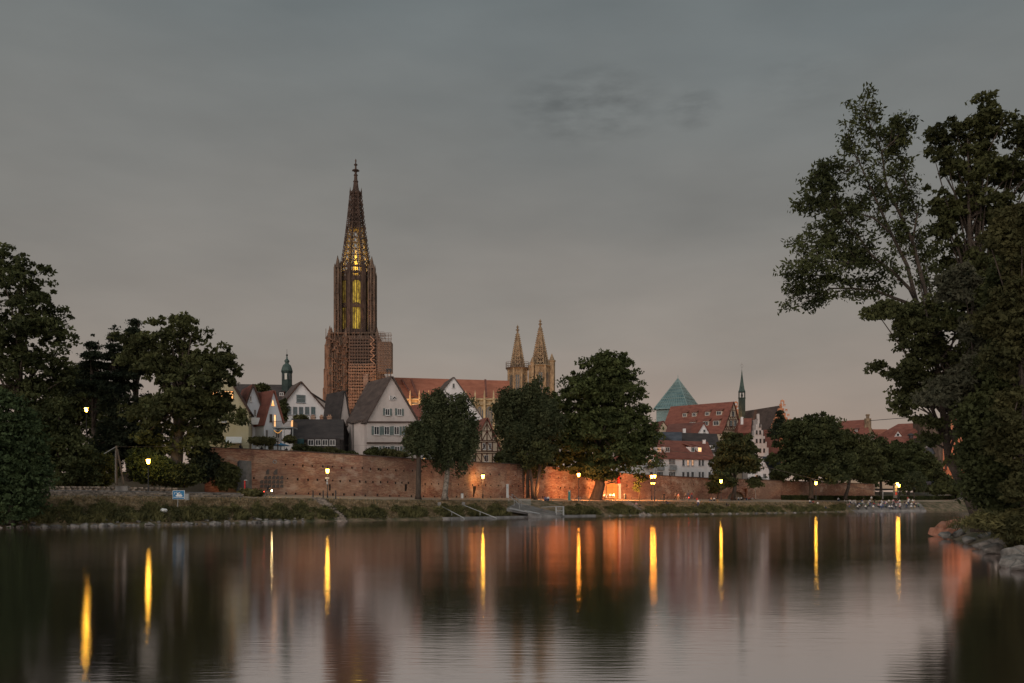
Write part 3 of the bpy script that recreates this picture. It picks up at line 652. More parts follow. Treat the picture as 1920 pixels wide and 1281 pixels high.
# ------------------------------------------------------------------ minster
ms = thing('minster', 'gothic minster with an openwork spire lit yellow from within and a long red nave roof', 'church', P(667, 0, 463).xy.to_3d()+Vector((0, 0, 8)))
mk = 463/FX; mz = lambda v: Z_(v, 463); mc = Vector((X_(667, 463), 463, 0)); rt = R(12)
def oc(r, a, z): return mc+Vector((math.cos(a)*r*mk, math.sin(a)*r*mk, z))
def shaft(b, x, y, z0, z1, w, pin=True, m=0):
    b.box((x, y, (z0+z1)/2), (w, w, z1-z0), m=m)
    if pin: b.lathe((x, y, 0), [(w*.78, z1), (w*.5, z1+w*.4), (w*.05, z1+w*1.1+1.2)], 4, R(45), m)
# tower body
b = MB(); hw = 40
for (v0, v1, h2) in ((1010, 760, 41), (760, 690, 39.5), (690, 632, 38)):
    b.box(mc+Vector((0, 0, (mz(v0)+mz(v1))/2)), (h2*2*mk, h2*2*mk, mz(v1)-mz(v0)))
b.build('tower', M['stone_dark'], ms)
b = MB(); rnd = random.Random(5)
for side in range(3):
    for i in range(23):
        t = -1+2*i/22; f = 40.5*mk
        d = rnd.uniform(.1, 1.0)+(1.6 if i in (0, 1, 21, 22, 7, 15) else 0)+(.8 if i % 4 == 0 else 0)
        vt = 632+rnd.choice((0, 0, 6, 14, 26, 40))+(0 if d > 1.6 else 10)
        x, y = (t*f, -f-d*.4) if side == 0 else ((-f-d*.4, t*f) if side == 1 else (f+d*.4, t*f))
        shaft(b, mc.x+x, mc.y+y, 8, mz(vt), rnd.uniform(.45, .95)+(.5 if d > 1.6 else 0))
for (dx, vt, w) in ((-51, 778, 2.0), (-49, 735, 2.0), (-47.5, 700, 2.0), (-46, 655, 2.0), (-43, 640, 2.0), (-41, 628, 1.4), (46, 700, 1.6), (44, 655, 1.6)):
    for dy in (-42, -26, 18):
        shaft(b, mc.x+dx*mk, mc.y+dy*mk+(dx+51)*.07, 8, mz(vt), w)
for v in (632, 668, 700, 735, 765):     # cornices
    b.box(mc+Vector((0, 0, mz(v))), (43*2*mk, 43*2*mk, .6))
rnd = random.Random(8)
for side in (0, 1):
    for i in range(26):
        t = -1+2*i/25; f = 41*mk; z = 10+rnd.uniform(0, 3)
        while z < mz(640):
            hgt = rnd.uniform(3, 6.5); w_ = rnd.uniform(.8, 1.4); o_ = rnd.uniform(1.0, 2.1)
            x, y = (t*f, -f-o_) if side == 0 else (-f-o_, t*f); sx_, sy_ = (w_, .5) if side == 0 else (.5, w_)
            b.box((mc.x+x, mc.y+y, z), (sx_, sy_, .35)); b.box((mc.x+x, mc.y+y+.1, z+hgt*.4), (.22, .22, hgt*.8)); b.lathe((mc.x+x, mc.y+y, 0), [(w_*.4, z+.2), (.04, z+1.6)], 4, R(45)); z += hgt
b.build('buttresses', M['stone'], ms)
# octagon
b = MB(); Ro = 34
offs = R(22.5)+rt
for i in range(8):
    a = offs+i*math.pi/4; p = oc(Ro, a, 0); q = oc(Ro, a+math.pi/4, 0); t = (q-p).normalized(); nn = Vector((t.y, -t.x, 0)); L = (q-p).length
    ax_ = (t, nn, az)
    b.box(Vector((p.x, p.y, (mz(632)+mz(505))/2)), (1.5, 1.5, mz(505)-mz(632)), (Vector((math.cos(a), math.sin(a), 0)), Vector((-math.sin(a), math.cos(a), 0)), az))
    mdl = (p+q)/2
    for (z0, z1) in ((mz(632), mz(622)), (mz(582), mz(577)), (mz(532), mz(524)), (mz(519), mz(515))): b.box(Vector((mdl.x, mdl.y, (z0+z1)/2)), (L, .9, z1-z0), ax_)
    for j in range(1, 6):
        c = p+t*(L*j/6); wdt = .95 if j in (1, 5) else .28
        b.box(Vector((c.x, c.y, (mz(632)+mz(515))/2)), (wdt, .7, mz(515)-mz(632)), ax_)
    for (vt) in (577, 532):
        for j in range(9):
            a0 = math.pi*j/8; a1 = math.pi*(j+1)/8; g = lambda aa: mdl+t*(math.cos(aa)*L*.33)+Vector((0, 0, mz(vt+6)+math.sin(aa)*2.2))
            if j < 8: b.bar(g(a0)+nn*.05, g(a1)+nn*.05, .3, .7)
    # gable over each face, pointed
    b.bar(Vector((mdl.x, mdl.y, mz(505)))-t*(L*.4), Vector((mdl.x, mdl.y, mz(492))), .4); b.bar(Vector((mdl.x, mdl.y, mz(505)))+t*(L*.4), Vector((mdl.x, mdl.y, mz(492))), .4)
    b.box(Vector((mdl.x, mdl.y, mz(506))), (L, .7, .8), ax_)
    for j in range(8): c = p+t*(L*j/8); b.bar(Vector((c.x, c.y, mz(515))), Vector((c.x, c.y, mz(503))), .22)
    shaft(b, p.x, p.y, mz(505), mz(499), .8)
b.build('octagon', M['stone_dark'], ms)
b = MB()  # glowing panels added behind the mullions in place of lit interior stone
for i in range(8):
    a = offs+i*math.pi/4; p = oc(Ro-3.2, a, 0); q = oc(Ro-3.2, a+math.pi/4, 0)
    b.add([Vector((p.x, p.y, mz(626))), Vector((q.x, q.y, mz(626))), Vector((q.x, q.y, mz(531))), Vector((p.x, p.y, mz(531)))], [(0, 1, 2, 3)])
b.build('interior_glow_panels', M['amber'], ms)
# four openwork stair turrets
b = MB()
for i in range(4):
    a = R(45+90*i)+R(6); c = oc(44, a, 0)
    for j in range(6):
        aa = a+j*math.pi/3; x, y = c.x+math.cos(aa)*1.6, c.y+math.sin(aa)*1.6
        shaft(b, x, y, mz(645), mz(510), .62)
    z = mz(640)
    while z < mz(512): b.lathe((c.x, c.y, 0), [(1.55, z), (1.75, z+.2), (1.55, z+.4)], 6, a); z += 2.6
    b.lathe((c.x, c.y, 0), [(1.2, mz(640)), (1.1, mz(512))], 6, a)
    b.lathe((c.x, c.y, 0), [(1.7, mz(511)), (1.0, mz(504)), (.12, mz(488))], 6, a)
    shaft(b, mc.x+(c.x-mc.x)*1.14, mc.y+(c.y-mc.y)*1.14, mz(650), mz(520), .7)
b.build('stair_turrets', M['stone'], ms)
# openwork spire
b = MB()
prof = [(505, 27), (485, 24.5), (470, 22), (450, 19), (430, 16.3), (415, 14.3), (400, 12.6), (385, 11), (370, 9.3), (358, 7.6)]
def pr(v): return float(np.interp(-v, [-p_[0] for p_ in prof], [p_[1] for p_ in prof]))
lv = [505, 494, 483, 472, 461, 450, 440, 430, 420, 411, 402, 393, 384, 376, 368, 360]
for i in range(8):
    a = offs+i*math.pi/4
    for v0, v1 in zip(lv[:-1], lv[1:]):
        p, q = oc(pr(v0), a, mz(v0)), oc(pr(v1), a, mz(v1)); b.bar(p, q, .62 if v0 > 430 else .5)
        p2, q2 = oc(pr(v0), a+math.pi/4, mz(v0)), oc(pr(v1), a+math.pi/4, mz(v1))
        b.bar(p, p2, .34, .42)
        m0 = (p+p2)/2; m1 = (q+q2)/2; s_ = .2
        b.bar(p, m1, s_); b.bar(p2, m1, s_); b.bar(q, m0, s_); b.bar(q2, m0, s_)
        if v0 > 440: b.bar((p+m0)/2, (q+m1)/2, .18); b.bar((p2+m0)/2, (q2+m1)/2, .18)
    v = 500
    while v > 362:
        r = pr(v); d = oc(r, a, mz(v)); e_ = oc(r+2.8, a, mz(v)+.3); b.bar(d, e_, .36); b.bar(e_, e_+Vector((0, 0, .9)), .36); v -= 7.5
    for (vv, rr) in ((505, 31), (452, 21.5), (430, 18.5), (402, 15), (384, 12.5)):   # little pinnacles
        p = oc(rr, a, 0); shaft(b, p.x, p.y, mz(vv+5), mz(vv-3 if vv < 505 else 497), .42)
b.lathe(mc, [(pr(432)*mk*.72, mz(432)), (pr(395)*mk*.72, mz(395)), (pr(362)*mk*.75, mz(362))], 8, offs)  # opaque inner cone added to keep the upper spire dark above the glow
b.build('spire', M['stone_dark'], ms)
b = MB(); b.lathe(mc, [(8*mk, mz(367)), (11.5*mk, mz(364)), (11.5*mk, mz(361)), (9*mk, mz(360)), (6.5*mk, mz(357)), (5.2*mk, mz(350)), (4.2*mk, mz(342)), (5.2*mk, mz(341)), (3.4*mk, mz(338)), (3*mk, mz(330)), (4.2*mk, mz(329)), (2.2*mk, mz(326)), (2*mk, mz(322)), (5.5*mk, mz(321)), (5.5*mk, mz(318.5)), (1.8*mk, mz(317)), (1.6*mk, mz(311)), (3.4*mk, mz(310)), (3.4*mk, mz(308.4)), (1.2*mk, mz(307)), (1.1*mk, mz(303)), (1.8*mk, mz(302)), (.3*mk, mz(298))], 8, offs)
for i in range(8): p = oc(11.2, offs+i*math.pi/4, 0); shaft(b, p.x, p.y, mz(367), mz(359), .5); q = oc(6.6, offs+i*math.pi/4, 0); b.bar(oc(3, offs+i*math.pi/4, mz(319.5)), oc(7, offs+i*math.pi/4, mz(320.5)), .35)
b.build('spire_finial', M['stone_dark'], ms)
b = MB()
for (r0, v0, r1, v1) in ((8, 520, 5, 490), ):
    b.lathe(mc, [(6*mk, mz(640)), (6*mk, mz(515)), (4*mk, mz(500)), (1*mk, mz(470))], 8, offs)
b.build('inner_stair', M['nave_stone'], ms)
for (v, en) in ((500, 3000), (484, 3000), (464, 1900), (446, 600)):
    lt = bpy.data.lights.new('spire_light', 'POINT'); lt.energy = en*.5; lt.color = (1, .70, .13); lt.shadow_soft_size = .5
    for a_ in (0, 1, 2):
        o = bpy.data.objects.new('spire_light', lt); col.objects.link(o); o.location = oc(pr(v)*.55, a_*2.09+.9, mz(v)); o.parent = ms; o.matrix_parent_inverse = Matrix.Translation(-ms.location)
# nave
def nv(u, v, Y): return P(u, v, Y)
b = MB(); e0, e1, r0, r1 = P(705, 745, 452), P(955, 750, 458), P(690, 706.5, 463), P(955, 714, 470)
b.prism([e0, r0, e0+Vector((0, 24, 0))], e1-e0)
b.v = []; b.f = []; b.m = []
b.add([e0, e1, r1, r0, e0+Vector((0, 23, 0)), e1+Vector((0, 23, 0))], [(0, 1, 2, 3), (4, 3, 2, 5), (0, 3, 4), (1, 5, 2), (0, 4, 5, 1)])
b.build('nave_roof', M['tile_orange'], ms)
b = MB(); b.box(((e0.x+e1.x)/2, 465, (8+e0.z-.3)/2), (e1.x-e0.x-1, 23.5, e0.z-.3-8))
for i in range(14):
    x = e0.x+3+(e1.x-e0.x-6)*i/13; b.box((x, 452.4, 8+(e0.z-8)/2), (1.0, 1.8, e0.z-9)); b.lathe((x, 451.6, 0), [(.6, e0.z-1), (.5, e0.z+1.2), (.05, e0.z+3.4)], 4, R(45))
b.box(((e0.x+e1.x)/2, 452.6, e0.z-1.0), (e1.x-e0.x-2, .9, .5)); b.box(((e0.x+e1.x)/2, 452.7, e0.z-3.4), (e1.x-e0.x-2, .7, .4))
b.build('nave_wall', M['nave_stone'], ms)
for i in range(13):
    x = e0.x+3+(e1.x-e0.x-6)*(i+.5)/13; m = MB(); hh = 9
    pts = [Vector((x-1.6, 452.9, e0.z-4.6-hh)), Vector((x+1.6, 452.9, e0.z-4.6-hh)), Vector((x+1.6, 452.9, e0.z-6.6)), Vector((x+.9, 452.9, e0.z-5)), Vector((x, 452.9, e0.z-4.2)), Vector((x-.9, 452.9, e0.z-5)), Vector((x-1.6, 452.9, e0.z-6.6))]
    m.prism(pts, (0, .3, 0)); wn = m.build('nave_window', M['glass_dark'], ms); m = MB()
    for dx in (-.8, 0, .8): m.bar((x+dx, 452.8, e0.z-4.6-hh), (x+dx, 452.8, e0.z-5), .16)
    m.build('tracery', M['nave_stone'], wn)
b = MB()     # buttress shadows built as dark sloping bars on the roof
for (u0, u1) in ((753, 774), (771, 783), (910, 912)):
    b.bar(P(u0, 712, 461.3), P(u1, 744, 452.2), .9, .5)
b.build('shadow_bars', M['tile_red_old'], ms)
# scaffolding
sc = thing('scaffolding', 'dense steel scaffolding with dark netting wrapped round the shaft of the minster tower', 'scaffolding', Vector((mc.x, 449, 8)))
def scaff(b, u0, u1, v0, v1, Y, D, du=5.0, dv=6.0, th=.16):
    xs = np.linspace(X_(u0, Y), X_(u1, Y), max(2, int((u1-u0)/du)+1)); zs = np.arange(Z_(v1, Y), Z_(v0, Y)+.1, dv*Y/FX)
    for y in (Y, Y+D):
        for x in xs: b.bar((x, y, zs[0]), (x, y, zs[-1]+.9), th*.6)
        for z in zs: b.bar((xs[0]-.3, y, z), (xs[-1]+.3, y, z), th); b.bar((xs[0], y, z+1.0), (xs[-1], y, z+1.0), th*.7)
    for z in zs:
        for x in xs: b.bar((x, Y, z), (x, Y+D, z), th)
b = MB(); scaff(b, 654, 704, 684, 765, 446.5, 1.6, 4.5, 6.0, .2); b.build('steel_tubes', M['steel'], sc)
b = MB(); scaff(b, 655, 711, 632, 730, 447.9, 1.2, 5, 6, .15); scaff(b, 707, 733, 628, 712, 445, 1.5, 4.5, 7, .14); scaff(b, 707, 720, 622, 632, 449, 5, 4.5, 6, .14); b.build('unlit_tubes', M['steel_dim'], sc)
b = MB()
z0 = Z_(725, 447); k = 0
while z0 < Z_(632, 447):
    b.bar((X_(694 if k % 2 else 702, 447), 447, z0), (X_(702 if k % 2 else 694, 447), 447, z0+1.8), .35); b.bar((X_(693, 447), 446.9, z0), (X_(703, 447), 446.9, z0), .2); z0 += 1.8; k += 1
b.build('ladders', M['steel'], sc)
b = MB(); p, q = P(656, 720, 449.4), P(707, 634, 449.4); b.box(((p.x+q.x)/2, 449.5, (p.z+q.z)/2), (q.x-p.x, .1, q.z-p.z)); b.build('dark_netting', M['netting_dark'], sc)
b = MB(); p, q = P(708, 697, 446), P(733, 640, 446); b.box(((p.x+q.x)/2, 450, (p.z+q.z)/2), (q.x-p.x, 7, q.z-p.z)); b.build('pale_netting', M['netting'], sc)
# choir towers
def choir_tower(u, vtop, vb, hwb, vbody, hw, wide, scaf=False, lab=''):
    Y = 478; k = Y/FX; zz = lambda v: Z_(v, Y); c = Vector((X_(u, Y), Y, 0))
    o = thing('choir_tower', lab, 'tower', c+Vector((0, 0, 8)))
    b = MB(); b.lathe(c, [(hw*k*1.05, 8), (hw*k*1.05, zz(vbody))], 8, R(22.5)); b.build('body', M['stone_pale'], o)
    b = MB()
    for i in range(8):
        a = R(22.5+45*i); x, y = c.x+math.cos(a)*hw*k*1.08, c.y+math.sin(a)*hw*k*1.08
        shaft(b, x, y, zz(760), zz(vbody+1), .8); a2 = a+R(22.5); mdl = c+Vector((math.cos(a2)*hw*k*1.0, math.sin(a2)*hw*k*1.0, 0)); t = Vector((-math.sin(a2), math.cos(a2), 0))
        b.bar(mdl+t*(-2)+Vector((0, 0, zz(vbody+14))), mdl+Vector((0, 0, zz(vbody+3))), .35); b.bar(mdl+t*2+Vector((0, 0, zz(vbody+14))), mdl+Vector((0, 0, zz(vbody+3))), .35)
        for j in (-1, 0, 1): b.bar(mdl+t*j*.9+Vector((0, 0, zz(760))), mdl+t*j*.9+Vector((0, 0, zz(vbody+12))), .2)
    b.lathe(c, [(hw*k*1.12, zz(vbody)), (hw*k*1.2, zz(vbody-1)), (hw*k*1.2, zz(vbody-2.5)), (hw*k*.9, zz(vbody-2.6))], 8, R(22.5))
    b.build('tracery', M['stone_pale'], o)
    for i in (4, 5, 6, 7):
        a2 = R(45*i); mdl = c+Vector((math.cos(a2)*hw*k*.985, math.sin(a2)*hw*k*.985, 0)); t = Vector((-math.sin(a2), math.cos(a2), 0)); m = MB()
        m.box(mdl+Vector((0, 0, (zz(vbody+12)+zz(760))/2)), (2.4, .15, zz(vbody+12)-zz(760)), (t, Vector((math.cos(a2), math.sin(a2), 0)), az)); m.build('opening', M['glass_dark'], o)
    b = MB(); n = 9; vs = [vb-(vb-vtop-16)*i/n for i in range(n+1)]
    rad = lambda v: hwb*k*((v-vtop-8)/(vb-vtop-8))**1.0
    for i in range(8):
        a = R(22.5+45*i); f = lambda v, aa: c+Vector((math.cos(aa)*rad(v), math.sin(aa)*rad(v), zz(v)))
        for v0, v1 in zip(vs[:-1], vs[1:]):
            p, q, p2, q2 = f(v0, a), f(v1, a), f(v0, a+R(45)), f(v1, a+R(45)); b.bar(p, q, .55); b.bar(p, p2, .4, .5); m0, m1 = (p+p2)/2, (q+q2)/2
            b.bar(p, m1, .3); b.bar(p2, m1, .3); b.bar(m0, m1, .3)
            e_ = f((v0+v1)/2, a); d = Vector((math.cos(a), math.sin(a), 0)); b.bar(e_, e_+d*.55+Vector((0, 0, .3)), .3); b.bar(p, p+d*.55+Vector((0, 0, .3)), .3)
    b.lathe(c, [(rad(vs[-1]), zz(vs[-1])), (.5, zz(vtop+11)), (1.1, zz(vtop+10)), (.4, zz(vtop+8)), (.35, zz(vtop+5)), (.9, zz(vtop+4.5)), (.3, zz(vtop+3)), (.08, zz(vtop))], 8)
    b.build('spire', M['stone_pale'], o)
    b = MB(); b.lathe(c, [(hwb*k*.75, zz(vb)), (.3, zz(vtop+16))], 8); b.build('spire_core', M['stone_dark'], o)
    if scaf:
        b = MB(); z = zz(vbody-1)
        b.lathe(c, [(22*k, z), (23*k, z+.3), (22*k, z+.5)], 12)
        for i in range(28):
            a = 2*math.pi*i/28; x, y = c.x+math.cos(a)*22*k, c.y+math.sin(a)*22*k; b.bar((x, y, z), (x, y, z+3.2), .14); a1 = 2*math.pi*(i+1)/28
            for dz in (1.1, 2.2, 3.2): b.bar((x, y, z+dz), (c.x+math.cos(a1)*22*k, c.y+math.sin(a1)*22*k, z+dz), .12)
            b.bar((x, y, z), (c.x+math.cos(a)*12*k, c.y+math.sin(a)*12*k, z-3), .14)
        b.build('scaffold_gallery', M['steel_dim'], o)
    else:
        b = MB(); x = X_(1034.5, Y); b.lathe((x, Y-2, 0), [(1.6, 8), (1.6, zz(680)), (1.9, zz(679)), (1.9, zz(677)), (1.3, zz(676)), (.08, zz(664))], 6)
        b.build('side_turret', M['stone_pale'], o)
        b = MB(); x = X_(998, Y); b.lathe((x, Y-5, 0), [(1.1, 8), (1.1, zz(684)), (1.3, zz(683)), (.08, zz(672))], 6); b.build('side_turret', M['stone_pale'], o)
    return o
choir_tower(970.5, 609, 690, 13.8, 693, 17.5, 0, True, 'shorter of the twin gothic choir towers, with a scaffold gallery round its spire')
choir_tower(1013, 598, 688, 17, 689, 20.5, 0, False, 'taller of the twin gothic choir towers, standing to the right with a slender side turret')
# ------------------------------------------------------------------ right town
# glass pyramid
py = thing('glass_pyramid', 'blue-green glass pyramid roof of a modern building above the red roofs', 'building', P(1271, 800, 362))
Yp = 362; k = Yp/FX; c = Vector((X_(1271, Yp), Yp, 0)); ap = P(1271, 709.5, Yp); hb = Z_(766, Yp-6); r = 49*k; a0 = R(-78)
cor = [c+Vector((math.cos(a0+i*math.pi/2)*r*1.0, math.sin(a0+i*math.pi/2)*r, hb)) for i in range(4)]
cor2 = [c+Vector((math.cos(a0+i*math.pi/2)*r*.86, math.sin(a0+i*math.pi/2)*r*.86, hb-.3)) for i in range(4)]
b = MB(); b.add(cor+[ap], [(0, 1, 4), (1, 2, 4), (2, 3, 4), (3, 0, 4), (3, 2, 1, 0)]); b.build('roof', M['pyramid'], py)
b = MB(); low = [Vector((p.x, p.y, 8)) for p in cor2]; b.add(cor2+low, [(i, (i+1) % 4, 4+(i+1) % 4, 4+i) for i in range(4)]); b.build('wall', M['pyramid'], py)
b = MB()
for i in range(4):
    p, q = cor[i], cor[(i+1) % 4]; nn = ((p+q)/2-c); nn.z = 0; nn.normalize(); off = nn*.06+Vector((0, 0, .05))
    b.bar(p, ap, .22)
    for j in range(0, 9):
        t = j/9; b.bar(p.lerp(ap, t)+off, q.lerp(ap, t)+off, .22 if j % 3 == 0 else .1)
    for j in range(1, 12): s_ = p.lerp(q, j/12); b.bar(s_+off, s_.lerp(ap, 1-abs(j/12-.5)*.6-.1)+off if False else s_.lerp(ap, .92)+off, .08)
    p, q = cor2[i], cor2[(i+1) % 4]
    for j in range(0, 8): dz = Vector((0, 0, -1.3*j)); b.bar(p+dz+nn*.05, q+dz+nn*.05, .14 if j % 3 else .25)
    for j in range(0, 12): s_ = p.lerp(q, j/12); b.bar(s_+nn*.05, s_+nn*.05-Vector((0, 0, 14)), .09)
b.lathe(ap, [(.15, -.3), (.05, 1.4)], 5); b.build('glazing_bars', M['pyr_frame'], py)
# big red roof with dormers and half-timbered gable
h = House('long_dormered_hall', 'large hall with long red roof, two rows of dormers and a timbered gable end', 'building', (1354, 300), (1391, 309), (1374.5, 754), 812, 812, 23, M['cream_plaster'], M['tile_red'], 8, over=.3, verge=M['timber'])
# the long roof seen to the left of the gable: rows of dormers
rp, rn, rd = h.roofs[0]
for (x0, x1, v0, v1) in ((1280.5, 1287, 775, 782), (1298, 1305, 774, 781), (1322.5, 1329.5, 772.5, 779.5), (1343.5, 1352.5, 771, 778.5), (1293.5, 1303, 791.5, 796), (1318.5, 1328, 790, 798), (1337.5, 1348, 789, 798)):
    sd = -h.ax
    dormer(h.root, rp+rn*.22, rn, (sd), h.ay*-1, x0, v0, x1, v1, M['tile_red'], M['cream_plaster'], 3.0, rise=1.4, nx=2)
m = MB(); O = h.a+h.n*.06
def tb2(u0, v0, u1, v1, w=.26): m.bar(hit(u0, v0, O, h.n), hit(u1, v1, O, h.n), w, .12)
for v, x0, x1 in ((806, 1358, 1389), (800, 1359, 1388), (787, 1363, 1384), (782, 1364, 1383), (770, 1368.5, 1379.5)): tb2(x0, v, x1, v)
for u in (1362, 1368, 1374, 1380, 1386):
    tb2(u, 800, u, 787)
    if 1366 < u < 1382: tb2(u, 782, u, 770)
for i in range(7): tb2(1360+4*i, 800, 1363+4*i, 806, .2)
for i in range(5): tb2(1365+4*i, 782, 1367+4*i, 787, .2)
tb2(1374, 770, 1374, 756)
m.build('timber_frame', M['timber'], h.root)
for x in (1367.5, 1376.5): h.win(x, 789, x+4.5, 798, nx=2, fr='frame_grey', pane='glass_teal')
h.win(1372, 772, 1376.5, 780, nx=2, fr='frame_grey', pane='glass_teal')
# lower red roof with white gable in front
h = long_house('low_red_roof_house', 'low red roofed house with a white chimney in front of the long dormered hall', 'house', (1250, 284), (1316, 284), 812, 812, (1256, 797), (1318, 793), 12, M['cream_plaster'], M['tile_red_old'])
m = MB(); p, q = P(1283, 820, 282.6), P(1283, 804, 282.6); m.box(((p.x), 282.6, (p.z+q.z)/2), (.8, .8, q.z-p.z)); m.build('chimney', M['white_plaster'], h.root)
h = House('small_white_gable', 'small pointed white gable with one dark window in front of the long dormered hall', 'house', (1308, 280), (1329, 281), (1319, 794), 812, 812, 6, M['white_plaster'], M['tile_red'], 8)
h.win(1318, 805.5, 1323, 811.5, nx=1, pane='glass_dark')
h = House('cream_gable_house', 'cream gable wall half hidden behind the right edge of the chestnut tree', 'house', (1232, 289), (1258, 290), (1243, 790), 812, 812, 10, M['cream_plaster'], M['tile_red_old'], 8)
h = long_house('slate_roofed_house', 'grey slate roofed house between the chestnut tree and the dark tiled roof', 'house', (1216, 262), (1276, 262), 829, 829, (1226, 811.5), (1276, 812), 12, M['grey_plaster'], M['slate'])
m = MB(); m.tube([P(1246, 820, 262), P(1262, 830.5, 259)], .55, 8); m.build('duct', M['metal'], h.root)
h = long_house('dark_tiled_house', 'dark mossy tiled roof with a small white dormer behind the white riverside building', 'house', (1272, 264), (1352, 270), 842, 850, (1275, 813), (1342, 815), 14, M['grey_plaster'], M['tile_dark'])
dormer(h.root, h.rp, h.rn, h.n, h.ax, 1332.5, 835.5, 1339, 842, M['tile_dark'], M['white_plaster'], 2.5)
# white riverside building
h = long_house('white_riverside_building', 'long white two-storey building with red roof and paired dormers, standing on the brick wall', 'building', (1230, 236), (1339, 250), 859, 861.5, (1229, 827), (1325, 830), 12, M['white_plaster'], M['tile_red'], 7.4)
for (x0, x1, pn) in ((1232, 1239.5, 'lit_dim'), (1247, 1255, 'glass_dark'), (1295.5, 1302, 'glass_teal'), (1308.5, 1315, 'lit')):
    dormer(h.root, h.rp, h.rn, h.n, h.ax, x0, 839, x1, 847.5, M['tile_red'], M['white_plaster'], 3.0, pane=pn, rise=1.0)
for (x0, x1) in ((1231.5, 1243), (1253.5, 1266)):
    h.win(x0, 860.5, x1, 871, nx=5, fr='frame_white', nosill=True); h.win(x0, 885, x1, 894, nx=4)
    a = hit(x0, 881, h.a, h.n); c = hit(x1, 872.5, h.a, h.n); m = MB(); m.box((a+c)/2+h.n*.5, ((c-a).dot(h.ax), .06, c.z-a.z), (h.ax, h.n, az))
    for i in range(5): m.box(a+h.ax*((c-a).dot(h.ax)*i/4)+h.n*.55+az*.5, (.08, .08, 1.15), (h.ax, h.n, az))
    m.box((a+c)/2+h.n*.25-az*.6, ((c-a).dot(h.ax), .5, .12), (h.ax, h.n, az)); m.build('balcony', M['metal_grey'], h.root)
for (x0, x1, p1) in ((1279, 1283, 'glass_dark'), (1287.5, 1292, 'lit_dim'), (1296, 1300.5, 'lit_dim'), (1309.5, 1313.5, 'glass_dark'), (1315.5, 1319.5, 'glass_dark'), (1328, 1332.5, 'glass_dark')):
    h.win(x0, 862, x1, 873.5, nx=1, pane=p1, fr='frame_grey'); h.win(x0, 885, x1, 895.5, nx=1, fr='frame_grey')
chimney(h.root, 1320, 825, 832, 248, .7, 'white_plaster', None, False)
h = House('white_gable_wing', 'white gable wing with a small lit balcony at the left end of the riverside building', 'house', (1196, 232), (1229, 235.4), (1214, 820), 866, 862, 9, M['white_plaster'], M['tile_red'], 7.4)
h.win(1213, 862, 1222, 873, nx=2, pane='lit_dim'); h.win(1218, 885, 1224, 894, nx=1)
m = MB(); c = hit(1216, 876, h.a, h.n)+h.n*.8; m.box(c, (3.0, 1.6, .2), (h.ax, h.n, az)); m.box(c+h.n*.75+az*.5, (3.0, .06, .9), (h.ax, h.n, az)); m.build('balcony', M['metal'], h.root)
m = MB(); c2 = c+az*.5+h.n*.5+h.ax*.6; m.lathe(c2, [(.15, 0), (.2, .2), (.05, .4)], 6)
lb = thing('balcony_lamp', 'small orange lamp glowing on the dark balcony beside the chestnut tree', 'lamp', c2); m.build('shade', M['lit'], lb)
m = MB(); m.lathe(c2, [(.16, -.1), (.16, -.01)], 6); m.build('foot', M['metal'], lb)
# church with lit stepped gables
def stepped_gable(name, label, O, u0, u1, vt, vb, Y, m_, steps=5, th=.8, rot=0, root=None):
    uc = (u0+u1)/2; b = MB(); pts = []
    hw = (u1-u0)/2; w = hw/(steps+.5)
    left = []
    for i in range(steps+1):
        uu = u0+w*i; v = vb-(vb-vt)*(i+.6)/(steps+.6) if i < steps else vt
        left += [(uu, v), (uu+w if i < steps else uc+w*.5, v)]
    left = [(u0, vb+60)]+left; right = [(2*uc-a_, b_) for a_, b_ in left[:-1]][::-1]
    pts = [P(a_, b_, Y) for a_, b_ in left+right]
    for p_ in pts: p_.y += (p_.x-X_(uc, Y))*math.tan(rot)
    b.prism(pts, (0, th, 0)); return b.build(name, m_, root)
ch = thing('friary_church', 'church with orange floodlit stepped gables and a dark steep roof', 'church', P(1430, 810, 345))
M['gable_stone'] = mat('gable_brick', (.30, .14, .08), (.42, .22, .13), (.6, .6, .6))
M['gable_white'] = mat('gable_white', (.40, .35, .33), (.50, .45, .43), (.6, .6, .6))
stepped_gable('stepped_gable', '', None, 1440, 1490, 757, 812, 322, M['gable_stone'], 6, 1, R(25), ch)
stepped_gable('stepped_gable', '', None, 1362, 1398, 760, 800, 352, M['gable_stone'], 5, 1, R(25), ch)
for (uc, vt, Y) in ((1467, 757, 322), (1380, 760, 352)):
    m = MB(); k = Y/FX
    for s_ in (-1, 1): m.bar(P(uc+s_*2.6, vt, Y), P(uc+s_*2.6, vt-5, Y), .3)
    m.bar(P(uc-3.4, vt-5, Y), P(uc+3.4, vt-5, Y), .35); m.prism([P(uc-3, vt-5.3, Y), P(uc+3, vt-5.3, Y), P(uc, vt-8, Y)], (0, .5, 0)); m.build('bell_cote', M['gable_stone'], ch)
    for j in range(5):
        for s_ in (-1, 1):
            uu = uc+s_*(3.6+3.7*j); vv = vt+5.2+(9.2*j if uc > 1400 else 7*j); m = MB(); yy = Y+(X_(uu, Y)-X_(uc, Y))*math.tan(R(25))-.4
            for q_ in (-1, 1): m.bar(P(uu+q_*1.3, vv, yy), P(uu+q_*1.3, vv-3.4, yy), .22)
            m.bar(P(uu-2, vv-3.6, yy), P(uu+2, vv-3.6, yy), .3); m.build('pinnacle', M['gable_stone'], ch)
m = MB(); e0, e1, r1, r0 = P(1392, 840, 342), P(1458, 830, 318), P(1462, 760.5, 325), P(1397, 771, 350)
m.add([e0, e1, r1, r0, e0+Vector((8, 22, 0)), e1+Vector((8, 22, 0))], [(0, 1, 2, 3), (4, 3, 2, 5), (0, 3, 4), (1, 5, 2)]); m.build('roof', M['tile_brown'], ch)
